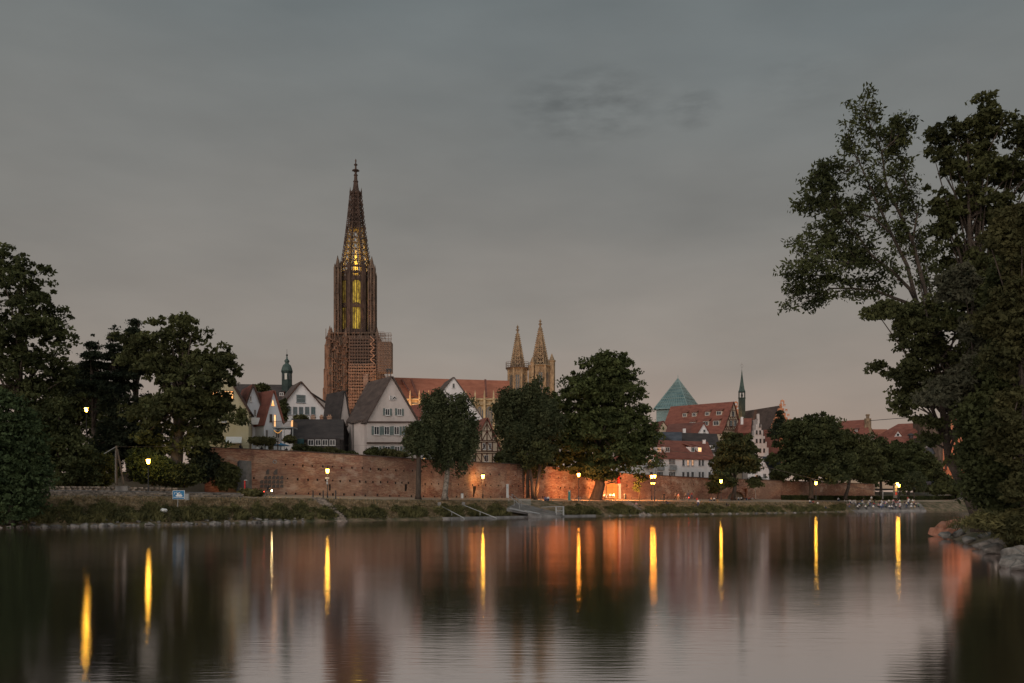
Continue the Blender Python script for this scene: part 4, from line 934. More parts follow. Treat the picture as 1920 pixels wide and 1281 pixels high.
m = MB(); m.prism([Vector((e0.x, e0.y+.3, 8)), Vector((e1.x, e1.y+.3, 8)), e1+Vector((0, .3, -.1)), e0+Vector((0, .3, -.1))], (8, 20, 0)); m.build('wall', M['gable_stone'], ch)
# slim green spire
sp = thing('ridge_turret', 'slender green copper spire with a ring-shaped finial over an open belfry', 'tower', P(1391, 790, 340))
k = 340/FX; c = Vector((X_(1391, 340), 340, 0)); pz = lambda v: Z_(v, 340)
m = MB(); m.lathe(c, [(7.2*k, 8), (7.2*k, pz(747.5)), (7.8*k, pz(747)), (7.8*k, pz(746))], 6, R(15)); m.build('shaft', M['copper_dark'], sp)
m = MB()
for i in range(6): a = R(15+60*i); m.bar(c+Vector((math.cos(a)*6*k, math.sin(a)*6*k, pz(746))), c+Vector((math.cos(a)*6*k, math.sin(a)*6*k, pz(734))), .34)
m.lathe(c, [(6.6*k, pz(736)), (6.6*k, pz(734))], 6, R(15)); m.build('belfry', M['copper_dark'], sp)
m = MB(); m.lathe(c, [(1.5*k, pz(744)), (2.2*k, pz(743)), (1.6*k, pz(739)), (.4*k, pz(737))], 8); m.build('bell', M['metal'], sp)
m = MB(); m.lathe(c, [(7.6*k, pz(735)), (5.8*k, pz(731)), (3.8*k, pz(720)), (1.8*k, pz(706)), (.3*k, pz(693))], 6, R(15)); m.build('spire', M['copper'], sp)
m = MB(); m.bar(c+Vector((0, 0, pz(695))), c+Vector((0, 0, pz(680))), .1)
m.tube([c+Vector((math.cos(i*math.pi/6)*.48, 0, pz(686)+math.sin(i*math.pi/6)*.48)) for i in range(13)], .06, 5); m.bar(c+Vector((-.35, 0, pz(690))), c+Vector((.35, 0, pz(690))), .08); m.build('finial', M['metal_grey'], sp)
# white stepped-gable house
sh = thing('stepped_gable_house', 'white house with a tall stepped gable and small arched windows between two dark trees', 'house', P(1422, 870, 290))
stepped_gable('stepped_gable', '', None, 1404, 1441, 785, 846, 290, M['gable_white'], 5, 8, 0, sh)
m = MB(); m.box(P(1421.8, 781, 290)+Vector((0, .4, 0)), (.7, .7, 1.6)); m.build('pinnacle', M['gable_white'], sh)
O = Vector((0, 290, 0)); nn = Vector((0, -1, 0)); ax = Vector((1, 0, 0))
for (x, v) in ((1423, 794), (1417, 807), (1423.5, 807), (1417, 823), (1424, 823), (1431, 823), (1417, 841), (1424, 841), (1431, 841), (1413, 857), (1427, 857)): window(sh, O, nn, ax, x, v, x+3.4, v+7.5, nx=1, fr='frame_brown')
m = MB(); e = [P(1383, 812, 296), P(1408, 812, 292), P(1410, 784, 296), P(1386, 785, 300)]; m.add(e+[p_+Vector((0, 6, -3)) for p_ in e], [(0, 1, 2, 3), (7, 6, 5, 4), (0, 4, 5, 1), (1, 5, 6, 2), (3, 2, 6, 7), (0, 3, 7, 4)]); m.build('side_roof', M['tile_red'], sh)
m = MB(); e = [P(1438, 850, 294), P(1462, 850, 296), P(1452, 806, 298), P(1432, 806, 298)]; m.add(e+[p_+Vector((0, 6, -3)) for p_ in e], [(0, 1, 2, 3), (7, 6, 5, 4), (0, 4, 5, 1), (1, 5, 6, 2), (3, 2, 6, 7), (0, 3, 7, 4)]); m.build('side_roof', M['tile_red'], sh)
m = MB(); p, q = P(1397, 791, 289), P(1397, 783, 289); m.box((p.x, 293, (p.z+q.z)/2), (.7, .7, q.z-p.z+1)); m.build('chimney', M['white_plaster'], sh)
h = House('low_white_house', 'low whitish house with slate gable roof just above the wall, between the dark trees', 'house', (1402, 262), (1442, 258), (1430, 857), 877, 880, 9, M['white_plaster'], M['slate'], 7.4)
h.win(1416, 890, 1421, 898, pane='lit_dim'); h.win(1431, 888, 1437, 898); h.win(1428, 868, 1431, 876, nx=1)
lw = House('glowing_facade_house', 'small facade lit orange glimpsed between the stepped gable and the big dark tree', 'house', (1440, 285), (1452, 285), (1446, 855), 862, 862, 6, M['cream_plaster'], M['tile_red_old'], 8)
lw.win(1441.5, 864, 1449.5, 876, pane='lit', nx=2, fr='frame_brown')
# distant right group
h = long_house('distant_red_house', 'distant red roofed house with a pinnacled chimney above the dark treetops', 'house', (1572, 402), (1630, 396), 815, 817, (1574, 791), (1622, 788), 20, M['cream_plaster'], M['tile_red'])
dormer(h.root, h.rp, h.rn, h.n, h.ax, 1603, 806, 1608, 810, M['tile_red_old'], M['timber'], 3)
m = MB(); p = P(1627, 800, 400); k = 400/FX
for dx in (-1.6, 1.6): m.box(P(1627+dx, 783, 404), (.45, .6, 2.8))
m.box(P(1627, 778.5, 404), (1.6, .9, .4)); m.box(P(1627, 796, 404), (2.4, 1.6, 5)); m.prism([P(1619, 815, 401), P(1637, 815, 401), P(1630, 789, 401), P(1624, 789, 401)], (0, 1, 0)); m.build('chimney', M['stone_pale'], h.root)
h = long_house('flat_distant_house', 'distant pale house with orange-tinted eaves between two red roofs', 'house', (1636, 430), (1664, 430), 815, 815, (1638, 806), (1662, 806), 12, M['cream_plaster'], M['tile_orange'])
h = long_house('distant_broad_roof_house', 'distant broad red roof with a small weathervane left of the square stone tower', 'house', (1640, 410), (1740, 405), 822, 822, (1686, 796), (1732, 794), 20, M['white_plaster'], M['tile_red'])
h = House('distant_white_gable', 'distant white gable with a dark attic window beneath the broad red roof', 'house', (1672, 395), (1696, 397), (1683, 808), 824, 824, 8, M['white_plaster'], M['tile_red'], 8); h.win(1681, 813, 1686, 818, nx=1)
h = House('distant_second_gable', 'distant plain white gable nearest to the square stone tower', 'house', (1712, 395), (1734, 397), (1724, 803), 822, 822, 8, M['white_plaster'], M['tile_red'], 8); h.win(1719, 811, 1728, 814, nx=2)
h = long_house('distant_low_house', 'distant low red roof with a metal cowl below the broad red roof', 'house', (1645, 380), (1732, 380), 838, 838, (1650, 821), (1730, 818), 14, M['cream_plaster'], M['tile_red'])
m = MB(); m.lathe(P(1708, 822, 383), [(.9, 0), (.9, 1.0), (1.5, 1.1), (1.2, 1.6), (.2, 2.0)], 8); m.build('cowl', M['metal'], h.root)
h = House('slate_gable_house', 'dark slate-clad gable with white window bands below the square stone tower', 'house', (1727, 372), (1752, 372), (1736, 819), 850, 850, 10, M['slate'], M['tile_dark'], 8); h.win(1730, 834, 1738, 840, fr='frame_white', pane='glass_dark')
tw = thing('stone_tower', 'square grey stone tower with one slit window, half hidden by the near trees', 'tower', P(1755, 850, 392))
m = MB(); p, q = P(1731, 860, 390), P(1776, 786, 390); m.box(((p.x+q.x)/2, 395, (q.z+4)/2), (q.x-p.x, 10, q.z-4)); m.box(((p.x+q.x)/2, 395, q.z+.2), (q.x-p.x+.6, 10.6, .5)); m.build('shaft', M['stone'], tw)
window(tw, Vector((0, 390, 0)), Vector((0, -1, 0)), Vector((1, 0, 0)), 1750, 817, 1754, 824, nx=1, fr='frame_grey')
fl = House('floodlit_facade_house', 'tall facade floodlit orange, seen in gaps of the near trees on the right', 'building', (1768, 345), (1800, 338), (1783, 780), 800, 800, 14, M['gable_stone'], M['tile_orange'], 6)
for v in (815, 835, 855, 872):
    for x in (1772, 1781, 1790): fl.win(x, v, x+4, v+9, nx=2, fr='frame_brown')
# ------------------------------------------------------------------ vegetation
def leaf_quads(cen, size, rg, up=.5, asp=1.6, nrm=None):
    n = len(cen); d = rg.normal(size=(n, 3)); d[:, 2] += up*np.sign(rg.random(n)-.1)*1.0
    d /= np.linalg.norm(d, axis=1)[:, None]
    t = rg.normal(size=(n, 3)); a = np.cross(d, t); a /= np.linalg.norm(a, axis=1)[:, None]; c = np.cross(d, a)
    s = size*rg.uniform(.6, 1.35, n)[:, None]; A = a*s*.5*asp; C = c*s*.5
    co = np.stack([cen-A, cen+C*.9-A*.1, cen+A, cen-C*.9-A*.1], 1).reshape(-1, 3)
    return co
def ell_pts(ells, Y, nc, rg, shell=.5, dz=1.0, lob=False):
    E = []
    for e in ells:
        u, v, ru, rv = e[:4]; dy = e[4] if len(e) > 4 else 0; yy = Y+dy; c = P(u, v, yy); rx, rz = ru*yy/FX, rv*yy/FX; ry = (rx*.5+min(rx, rz)*.5)*dz
        E.append((c.x, c.y, c.z, rx, ry, rz))
    E = np.array(E)
    if lob:
        L = []
        for e in E:
            L.append((e[0], e[1], e[2], e[3]*.62, e[4]*.62, e[5]*.62)); m_ = int(8+e[3]*e[5]*.35) if e[3]*e[5] < 60 else 26
            for _ in range(min(m_, 20)):
                q = rg.normal(size=3); q /= np.linalg.norm(q); f = rg.uniform(.62, .86); a = rg.uniform(.24, .46)*(e[3]+e[5])*.5; L.append((e[0]+q[0]*e[3]*f, e[1]+q[1]*e[4]*f, e[2]+q[2]*e[5]*f, a*1.15, a, a*.75))
        E = np.array(L)
    wt_ = (E[:, 3]*E[:, 4]*E[:, 5])**.72; wt_ /= wt_.sum()
    k = rg.choice(len(E), nc, p=wt_); d = rg.normal(size=(nc, 3)); d /= np.linalg.norm(d, axis=1)[:, None]
    r = 1-shell*rg.random(nc)**1.4; r += (rg.random(nc) < .16)*rg.uniform(.02, .20, nc)
    return E[k, :3]+d*r[:, None]*E[k, 3:], d, E
def tree(name, label, ells, Y, base, tr, n, leaf, m, style='broad', cr=None, seed=1, limbs=12, cat='tree', group=None, barkm='bark', trunk=True, dz=1.0, lean=None, clump=30, up=.5, shell=.5, fork=.35, asp=1.6):
    rg = np.random.default_rng(seed); rd = random.Random(seed)
    bp_ = P(*base, Y) if base else P(ells[0][0], ells[0][1]+ells[0][3], Y)
    o = thing(name, label, cat, bp_, group)
    nc = max(8, n//clump); cen, d, E = ell_pts(ells, Y, nc, rg, shell, dz, lob=(style in ('broad', 'weep') and cat == 'tree'))
    cr = (cr or float(np.mean(E[:, 3]))*.22)*(.72 if style == 'broad' and cat == 'tree' else 1)
    if style == 'weep':
        k = rg.integers(0, nc, n); per = rg.random(n); Ln = rg.uniform(.7, 2.0, nc)*cr*1.25
        p = cen[k]+np.stack([rg.normal(size=n)*cr*.22+np.sin(k*1.7)*per*cr*.25, rg.normal(size=n)*cr*.22, -per*Ln[k]], 1)
        co = leaf_quads(p, leaf, rg, .05, 2.2)
    else:
        k = rg.integers(0, nc, n); g = rg.normal(size=(n, 3)); g /= np.maximum(np.linalg.norm(g, axis=1)[:, None], 1e-6); g *= (rg.random(n)**.5)[:, None]
        sc_ = (rg.uniform(.35, 1.4, nc)**1.3)[k][:, None]*cr
        p = cen[k]+g*sc_*np.array([1.15, 1.15, .55 if style != 'conifer' else .32])
        p[:, 2] -= (g[:, 0]**2+g[:, 1]**2)*cr*.35
        co = leaf_quads(p, leaf, rg, up, asp)
    quads = np.arange(len(co)).reshape(-1, 4)
    npmesh('crown' if cat == 'tree' else 'foliage', co, quads, M[m], o, tuple(o.location))
    if trunk:
        b = MB(); cm = Vector(E[:, :3].mean(0)); top = Vector((cm.x, cm.y, E[:, 2].max()+0)); ftop = Vector((bp_.x+(cm.x-bp_.x)*.6, cm.y, bp_.z+(cm.z-bp_.z)*fork*1.2+.5))
        b.tube([bp_-Vector((0, 0, .4)), bp_+Vector((0, 0, .3)), bp_.lerp(ftop, .5)+Vector((tr*.4, 0, 0)), ftop], [tr*1.45, tr*1.05, tr*.9, tr*.8], 9)
        leaders = []
        for j in range(3 if limbs > 6 else 1):
            tg_ = cm+Vector((rd.uniform(-.35, .35)*E[:, 3].max(), rd.uniform(-.3, .3)*E[:, 4].max(), (E[:, 2]+E[:, 5]).max()*.5-cm.z*.5 if j else ((E[:, 2]+E[:, 5]).max()-cm.z)*.75))
            md_ = ftop.lerp(tg_, .5)+Vector((rd.uniform(-.5, .5), rd.uniform(-.5, .5), 0))*tr; b.tube([ftop-Vector((0, 0, .3)), md_, tg_], [tr*.62, tr*.4, tr*.08], 7); leaders.append((ftop, md_, tg_))
        for j in range(limbs):
            l_ = rd.choice(leaders); t = rd.uniform(0, .75); s0 = l_[0].lerp(l_[1], t*2) if t < .5 else l_[1].lerp(l_[2], t*2-1)
            q = Vector(cen[rd.randrange(nc)]); md_ = s0.lerp(q, .5)+Vector((0, 0, (q-s0).length*.10))
            b.tube([s0, md_, q], [tr*.30*(1-t*.6), tr*.17*(1-t*.5), tr*.03+.01], 5)
        b.build('trunk', M[barkm], o, True)
    return o
# left bank group
tree('broadleaf_tree', 'tall loose-crowned tree at the far left edge with branches against the sky', [(10, 520, 50, 75), (55, 555, 55, 60), (84, 540, 30, 50), (20, 640, 90, 80), (115, 640, 42, 50), (60, 720, 90, 70), (-40, 600, 60, 120), (92, 600, 36, 40), (2, 475, 22, 30)], 128, (25, 930), .75, 30000, .36, 'leaf_dark', seed=11, limbs=34, cr=1.15, clump=36, shell=.8)
tree('round_tree', 'large round tree with a lamplit trunk beside the left lamp', [(325, 650, 75, 60), (280, 680, 50, 50), (370, 700, 70, 60), (400, 680, 40, 48), (330, 770, 95, 60), (410, 780, 45, 45), (300, 830, 50, 30), (375, 825, 55, 26), (425, 660, 18, 24), (240, 640, 22, 26)], 131, (317, 905), .95, 38000, .38, 'leaf_mid', seed=12, limbs=26, cr=1.2, shell=.6, clump=44)
for i, (u, v, ru, rv, by) in enumerate(((172, 665, 30, 42, 900), (215, 650, 34, 38, 900), (252, 622, 20, 22, 900))):
    tree('pine_tree', ['dark pine with layered plates just right of the tall loose-crowned tree', 'dark pine with flat plates of needles between two other pines', 'slender pine whose tip shows left of the round tree'][i], [(u, v+18*j, ru*(.5+.22*j), 7, (j % 3)*2-2) for j in range(-2 if i < 2 else -1, 5)], 146+i, (u+8, by), .42, 15000, .26, 'leaf_conifer', 'conifer', .75, 20+i, 14, group='pines behind the left bank', clump=24)
tree('yew_tree', 'very dark dense yew filling the gap below the pines', [(240, 790, 60, 75), (200, 840, 50, 55), (285, 835, 45, 45)], 139, (240, 915), .5, 26000, .32, 'leaf_conifer', seed=25, limbs=4, cr=1.3)
tree('broadleaf_tree', 'bushy dark tree between the green waterside bush and the yew', [(100, 795, 44, 55), (140, 856, 36, 50), (80, 840, 50, 60), (120, 880, 70, 35)], 121, (115, 925), .4, 30000, .3, 'leaf_dark', seed=26, limbs=6, cr=1.0)
tree('conical_bush', 'big cool green conical bush leaning over the water at the far left', [(25, 850, 58, 95), (10, 790, 40, 60), (45, 900, 45, 50), (-10, 880, 70, 70), (25, 945, 50, 34)], 98, (20, 975), .3, 42000, .24, 'leaf_bush', 'conifer', .8, 27, 4, cat='bush')
for i, (lab, e, Y, mm, nn_) in enumerate((
    ('lamplit bush directly behind the left street lamp', [(285, 880, 42, 26), (265, 862, 24, 24)], 129, 'leaf_green', 13000),
    ('dark bush to the left of the braced wooden pole', [(185, 880, 36, 32), (160, 895, 34, 22)], 127, 'leaf_mid', 11000),
    ('low shrub right of the lamplit trunk', [(345, 888, 34, 22), (318, 895, 24, 16)], 130, 'leaf_dark', 9000),
    ('dark pointed evergreen shrub in front of the brick gateway', [(385, 870, 30, 32), (375, 850, 14, 24)], 133, 'leaf_conifer', 9000),
    ('rounded shrub beside the concrete pier of the gateway', [(425, 893, 22, 24)], 134, 'leaf_mid', 6000),
    ('small low shrub at the foot of the concrete pier', [(470, 924, 22, 5)], 133, 'leaf_weed', 2500))):
    tree('garden_shrub', lab, e, Y, (e[0][0], e[0][1]+e[0][3]), .1, nn_, .26, mm, seed=40+i, cr=.6, cat='shrub', trunk=True, limbs=5, clump=22)
tree('broadleaf_tree', 'dark backdrop tree standing behind the half-hidden lamp at the left', [(150, 740, 50, 62), (120, 780, 50, 60), (190, 780, 40, 60)], 166, (150, 900), .4, 22000, .42, 'leaf_dark', seed=28, limbs=8, cr=1.5)
# trees before the wall
tree('weeping_birch', 'weeping birch with a slim leaning trunk in front of the brick wall', [(835, 748, 34, 26), (816, 775, 30, 33), (858, 790, 28, 40), (835, 810, 42, 40), (800, 745, 16, 18), (868, 750, 18, 20), (835, 845, 38, 16), (862, 838, 22, 24), (884, 800, 10, 30)], 156, (834, 932), .45, 30000, .24, 'leaf_willow', 'weep', 1.45, 51, 16, barkm='bark_pale', clump=26, fork=.5)
tree('slim_dark_tree', 'slim dark tree with a smooth trunk at the left side of the weeping birch', [(785, 820, 26, 34), (778, 800, 14, 18)], 153, (784, 932), .42, 12000, .24, 'leaf_willow', 'weep', 1.0, 52, 8, clump=22, fork=.8)
tree('weeping_willow', 'broad weeping tree behind the twin-trunked pair, left of the chestnut', [(960, 750, 32, 28), (985, 735, 26, 24), (948, 785, 18, 32), (980, 800, 42, 50), (1020, 770, 38, 40), (972, 838, 26, 28), (992, 850, 36, 22), (1005, 720, 18, 16)], 186, (978, 934), .42, 42000, .28, 'leaf_willow', 'weep', 1.6, 53, 16, clump=30, fork=.7)
tree('forked_tree', 'twin-trunked tree with two dark trunks forming a V before the wall', [(1000, 860, 28, 22), (1018, 845, 24, 26)], 181, (1004, 934), .3, 8000, .3, 'leaf_mid', seed=54, cr=1, limbs=4, fork=.1)
b = MB()
o_ = [o for o in bpy.data.objects if o.name == 'forked_tree'][0]
b.tube([P(1001, 935, 180.5), P(998, 905, 180.5), P(992, 872, 181), P(989, 850, 181)], [.5, .36, .3, .2], 8); b.tube([P(1004, 935, 180.5), P(1008, 908, 180.5), P(1013, 875, 181), P(1012, 850, 181)], [.45, .33, .28, .2], 8); b.tube([P(990, 934, 182), P(989, 900, 182), P(993, 865, 182), P(994, 845, 182)], [.35, .3, .26, .2], 8); b.build('trunk', M['bark'], o_, True)
tree('chestnut_tree', 'huge dense green chestnut tree on the promenade, the biggest crown beside the wall', [(1125, 705, 62, 50), (1080, 760, 70, 55), (1160, 740, 55, 55), (1105, 800, 95, 50), (1185, 800, 50, 42), (1060, 830, 65, 42), (1140, 850, 80, 40), (1205, 850, 32, 34), (1040, 862, 40, 24), (1110, 880, 60, 20), (1215, 815, 26, 26), (1125, 690, 42, 34)], 196, (1118, 936), 1.15, 88000, .42, 'leaf_green', seed=55, limbs=30, cr=1.75, fork=.28, clump=60, dz=.9, shell=.45)
tree('young_tree', 'young slender tree with an orange-lit crown near the paired lamps', [(1199, 898, 13, 12), (1196, 912, 10, 9)], 205, (1198, 935), .1, 2200, .22, 'leaf_green', seed=56, cr=.6, limbs=6)
tree('round_tree', 'round leafy tree rising behind the wall right of the white riverside building', [(1382, 850, 44, 42), (1360, 870, 28, 26), (1405, 860, 24, 30), (1375, 825, 26, 18)], 232, (1375, 935), .5, 26000, .45, 'leaf_mid', seed=57, cr=1.4, limbs=10, clump=40)
tree('small_dark_tree', 'small dark tree in front of the wall just behind the lamp before the low arch', [(1352, 898, 26, 20), (1340, 912, 16, 14)], 225, (1345, 935), .22, 7000, .38, 'leaf_dark', seed=58, cr=1, limbs=6)
tree('small_tree', 'small round tree on a thin pale stem right of the low arch', [(1417, 903, 13, 12)], 232, (1417, 935), .12, 3000, .3, 'leaf_mid', seed=59, cr=.8, limbs=4, barkm='bark_pale')
tree('spruce_tree', 'narrow dark spruce in front of the orange stepped gable', [(1462+0*j, 775+8*j, 4+3.2*j, 6) for j in range(6)], 285, (1462, 900), .3, 7000, .4, 'leaf_conifer', 'conifer', 1.0, 60, 4)
bigs = [
 ('broadleaf_tree', 'broad dark tree with a leaning trunk behind the second lamp from the right', [(1500, 830, 52, 45), (1535, 820, 45, 42), (1480, 870, 36, 36), (1540, 870, 60, 36), (1515, 800, 30, 22)], 256, (1521, 932), .6, 60000, 'leaf_dark', 61),
 ('broadleaf_tree', 'dark rounded tree between the two biggest crowns of the riverside park', [(1590, 850, 40, 42), (1620, 870, 36, 38), (1575, 820, 26, 24)], 270, (1585, 934), .5, 34000, 'leaf_mid', 62),
 ('broadleaf_tree', 'wide tree behind the stepped terrace, left of the advertising column', [(1650, 850, 36, 36), (1665, 880, 36, 34), (1632, 880, 26, 34)], 305, (1650, 934), .5, 30000, 'leaf_dark', 63),
 ('broadleaf_tree', 'dark tree directly behind the advertising column', [(1700, 860, 34, 36), (1720, 880, 30, 30)], 318, (1702, 934), .5, 26000, 'leaf_dark', 64),
 ('broadleaf_tree', 'dark tree at the right end of the riverside park near the stone tower', [(1742, 875, 26, 30), (1765, 905, 30, 20), (1790, 912, 20, 14)], 318, (1756, 932), .4, 20000, 'leaf_mid', 65)]
for (nm_, lb_, e, Y, bs, tr_, nn_, mm, sd) in bigs:
    tree(nm_, lb_, e, Y, bs, tr_, nn_, .5, mm, seed=sd, cr=1.9, limbs=10, clump=46, group=None)
tree('small_willow', 'light green young willow right of the advertising column', [(1715, 895, 20, 20), (1700, 905, 12, 14)], 288, (1714, 932), .15, 7000, .3, 'leaf_willow', 'weep', 1.0, 66, 6)
# near right bank trees
tree('leafy_tree', 'tallest tree at the right edge, its crown reaching high against the sky', [(1790, 240, 44, 42), (1850, 215, 46, 44), (1905, 240, 45, 50), (1770, 300, 36, 40), (1840, 300, 60, 50), (1915, 330, 60, 60), (1780, 380, 44, 40), (1850, 400, 70, 60), (1765, 440, 36, 40), (1830, 490, 80, 60), (1930, 460, 60, 90), (1745, 250, 14, 24), (1735, 350, 12, 18)], 64, (1850, 960), .42, 40000, .18, 'leaf_mid', seed=71, limbs=70, cr=.6, clump=34, shell=.85, asp=1.9)
tree('maple_tree', 'dark maple overhanging the water with drooping lobes of leaves on the right', [(1700, 590, 60, 34), (1640, 580, 36, 16), (1720, 650, 60, 40), (1700, 700, 50, 34), (1760, 600, 70, 60), (1740, 730, 70, 40), (1690, 760, 30, 18), (1800, 700, 80, 90), (1650, 690, 22, 12), (1738, 785, 26, 26), (1818, 885, 18, 50), (1840, 560, 60, 90), (1775, 905, 22, 14), (1748, 826, 20, 22), (1786, 866, 14, 16)], 57, (1835, 985), .35, 42000, .175, 'leaf_mid', seed=72, limbs=60, cr=.6, clump=34, shell=.8, asp=1.5)
tree('grey_shrub_tree', 'grey-green feathery shrub tree in the middle of the right-hand mass', [(1780, 730, 56, 46), (1845, 800, 46, 60), (1790, 530, 40, 40), (1860, 620, 50, 60), (1840, 700, 60, 50)], 53, (1850, 960), .2, 40000, .14, 'leaf_grey', seed=73, limbs=20, cr=.45, clump=26, asp=2.4)
tree('brownish_tree', 'brownish leafed tree at the very right edge of the picture', [(1905, 480, 40, 100), (1900, 640, 50, 110), (1890, 800, 50, 90), (1930, 900, 50, 70)], 47, (1925, 985), .3, 46000, .15, 'leaf_brown', seed=74, limbs=26, cr=.42, clump=30, asp=1.8)
tree('waterside_bush', 'dark bush hanging over the rocks on the right bank', [(1860, 900, 50, 50), (1840, 850, 34, 60), (1900, 930, 50, 40), (1860, 790, 60, 60), (1900, 700, 60, 90), (1920, 560, 60, 120)], 51, (1880, 990), .2, 62000, .17, 'leaf_dark', seed=75, limbs=16, cr=.5, cat='bush', clump=30)
tree('low_bush', 'low grassy bush just above the pale boulders of the right bank', [(1905, 985, 34, 26), (1850, 975, 30, 12), (1935, 1010, 30, 30)], 47, (1905, 1010), .06, 14000, .11, 'leaf_weed', seed=76, limbs=4, cr=.3, cat='bush', asp=4)
# the ash with traced limbs
ash = thing('ash_tree', 'open ash tree with long bare-ish limbs reaching left against the sky', 'tree', P(1832, 965, 60))
rd = random.Random(81); rg = np.random.default_rng(81)
limbs = [([(1832, 965), (1815, 800), (1765, 660), (1718, 566)], .30, .17), ([(1718, 566), (1701, 498), (1672, 440), (1648, 387), (1609, 300), (1585, 261)], .14, .02),
 ([(1718, 566), (1706, 542), (1672, 508), (1634, 479), (1600, 430), (1561, 382), (1528, 340)], .13, .02), ([(1720, 575), (1682, 561), (1643, 546), (1600, 541), (1556, 541), (1527, 556), (1482, 560)], .11, .015),
 ([(1765, 660), (1730, 527), (1711, 454), (1687, 401), (1662, 348), (1653, 285), (1633, 237), (1614, 198)], .15, .015), ([(1672, 508), (1634, 488), (1590, 492), (1540, 490), (1500, 484)], .07, .012),
 ([(1672, 440), (1640, 410), (1610, 400), (1575, 395), (1540, 400), (1512, 380)], .06, .012), ([(1711, 454), (1720, 400), (1700, 350), (1690, 300), (1670, 250)], .07, .012), ([(1600, 430), (1570, 425), (1545, 440), (1520, 470)], .05, .012),
 ([(1600, 541), (1570, 520), (1530, 515), (1490, 530)], .05, .01), ([(1765, 660), (1748, 560), (1735, 500), (1725, 450)], .08, .012), ([(1609, 300), (1590, 320), (1560, 330), (1545, 350)], .04, .01), ([(1653, 285), (1680, 260), (1690, 235)], .04, .01), ([(1634, 479), (1610, 500), (1580, 470), (1550, 450)], .05, .01)]
b = MB(); cl = []
def yoff(i, t): return 60+math.sin(i*2.1)*2.2*t
for i, (pl, r0, r1) in enumerate(limbs):
    pts = [P(u, v, yoff(i, j/(len(pl)-1) if i else 0)) for j, (u, v) in enumerate(pl)]; n_ = len(pts)
    b.tube(pts, [r0+(r1-r0)*j/(n_-1) for j in range(n_)], 7)
    if i == 0: continue
    for s_ in range((n_-1)*9):
        t = s_/9; j = int(t); f = t-j; p = pts[j].lerp(pts[j+1], f); dr_ = (pts[j+1]-pts[j]).normalized()
        if t/(n_-1) < .22: continue
        side = rd.choice((-1, 1)); L = rd.uniform(.5, 1.5)
        pr_ = Vector((dr_.z*side, rd.uniform(-.8, .8), -dr_.x*side)); q = p+(dr_*.75+pr_*.6+Vector((0, 0, .25))).normalized()*L; mid = p.lerp(q, .5)+Vector((0, 0, .05))
        b.tube([p, mid, q], [.022, .016, .008], 4); cl += [q, mid.lerp(q, .5)]+([mid] if rd.random() < .6 else [])
        if rd.random() < .6:
            q2 = mid+Vector((rd.uniform(-.6, .6), rd.uniform(-.6, .6), rd.uniform(-.3, .5))); b.tube([mid, q2], [.012, .006], 4); cl.append(q2)
b.build('trunk', M['bark'], ash, True)
cl = np.array([tuple(c) for c in cl]); nL = 15; k = np.repeat(np.arange(len(cl)), nL); g = rg.normal(size=(len(k), 3))*np.array([.22, .22, .14]); p = cl[k]+g; p[:, 2] -= .08
co = leaf_quads(p, .135, rg, .35, 2.2); npmesh('crown', co, np.arange(len(co)).reshape(-1, 4), M['leaf_dark'], ash, tuple(ash.location))
# shrubs on the terrace behind the wall, pergola vine
tsh = [((700, 848, 12, 8), 163, 'dark spiky shrub at the left of the shuttered house windows'), ((725, 850, 16, 7), 163, 'green shrub in front of the shuttered house lower windows'), ((748, 852, 14, 5), 164, 'low green shrub below the shuttered house right windows'),
 ((640, 851, 8, 5), 158, 'small shrub on the wall top by the lean-to'), ((658, 853, 9, 5), 159, 'rounded shrub on the wall top under the corner bay'), ((565, 842, 14, 8), 155, 'dark shrub on the wall top beneath the cottage skylight'), ((590, 845, 18, 7), 156, 'dark hedge-like shrub before the cottage windows'), ((620, 847, 14, 8), 157, 'green shrub on the wall top right of the cottage windows'),
 ((562, 784, 12, 5), 186, 'climbing greenery at the foot of the broad white gable'), ((490, 726, 14, 7), 226, 'treetop in front of the long dark roof'), ((941, 860, 14, 12), 197, 'lamplit shrub right of the half-timbered house'), ((1297, 912, 5, 7), 238, 'small shrub growing from the brick wall'), ((532, 770, 5, 22), 176, 'tall ivy between the terrace house and the broad white gable'), ((543, 823, 7, 5), 155.5, 'flower box greenery hanging from the steel balcony'), ((1345, 800, 4, 3), 299, 'geraniums on the hall dormer')]
for i, (e, Y, lb_) in enumerate(tsh[:-1]):
    tree('terrace_shrub', lb_, [e], Y, (e[0], e[1]+e[3]), .07, 1500+int(e[2]*e[3]*12), .26 if Y < 220 else .4, 'leaf_weed' if 'green' in lb_ else 'leaf_mid', seed=90+i, cr=.55, cat='shrub', limbs=4, clump=20)
pg = thing('vine_pergola', 'long pergola covered with green vine above the wall, before the white gabled house', 'pergola', P(495, 842, 148))
b = MB()
for u in (469, 483, 497, 510, 521): b.bar(P(u, 846, 147.6), P(u, 826, 147.6), .14)
b.bar(P(466, 827, 147.6), P(523, 829, 147.6), .12); b.build('frame', M['wood'], pg)
rg = np.random.default_rng(97); cen, _, _ = ell_pts([(480, 826, 15, 4.5), (505, 828, 16, 5), (495, 827, 20, 4)], 147.8, 200, rg, .9); p = cen[rg.integers(0, 200, 6000)]+rg.normal(size=(6000, 3))*.2
p = np.concatenate([p, np.stack([X_(508, 147.8)+rg.normal(size=500)*.15, 147.7+rg.normal(size=500)*.12, rg.uniform(Z_(844, 147.8), Z_(828, 147.8), 500)], 1)])
co = leaf_quads(p, .2, rg); npmesh('foliage', co, np.arange(len(co)).reshape(-1, 4), M['leaf_weed'], pg, tuple(pg.location))
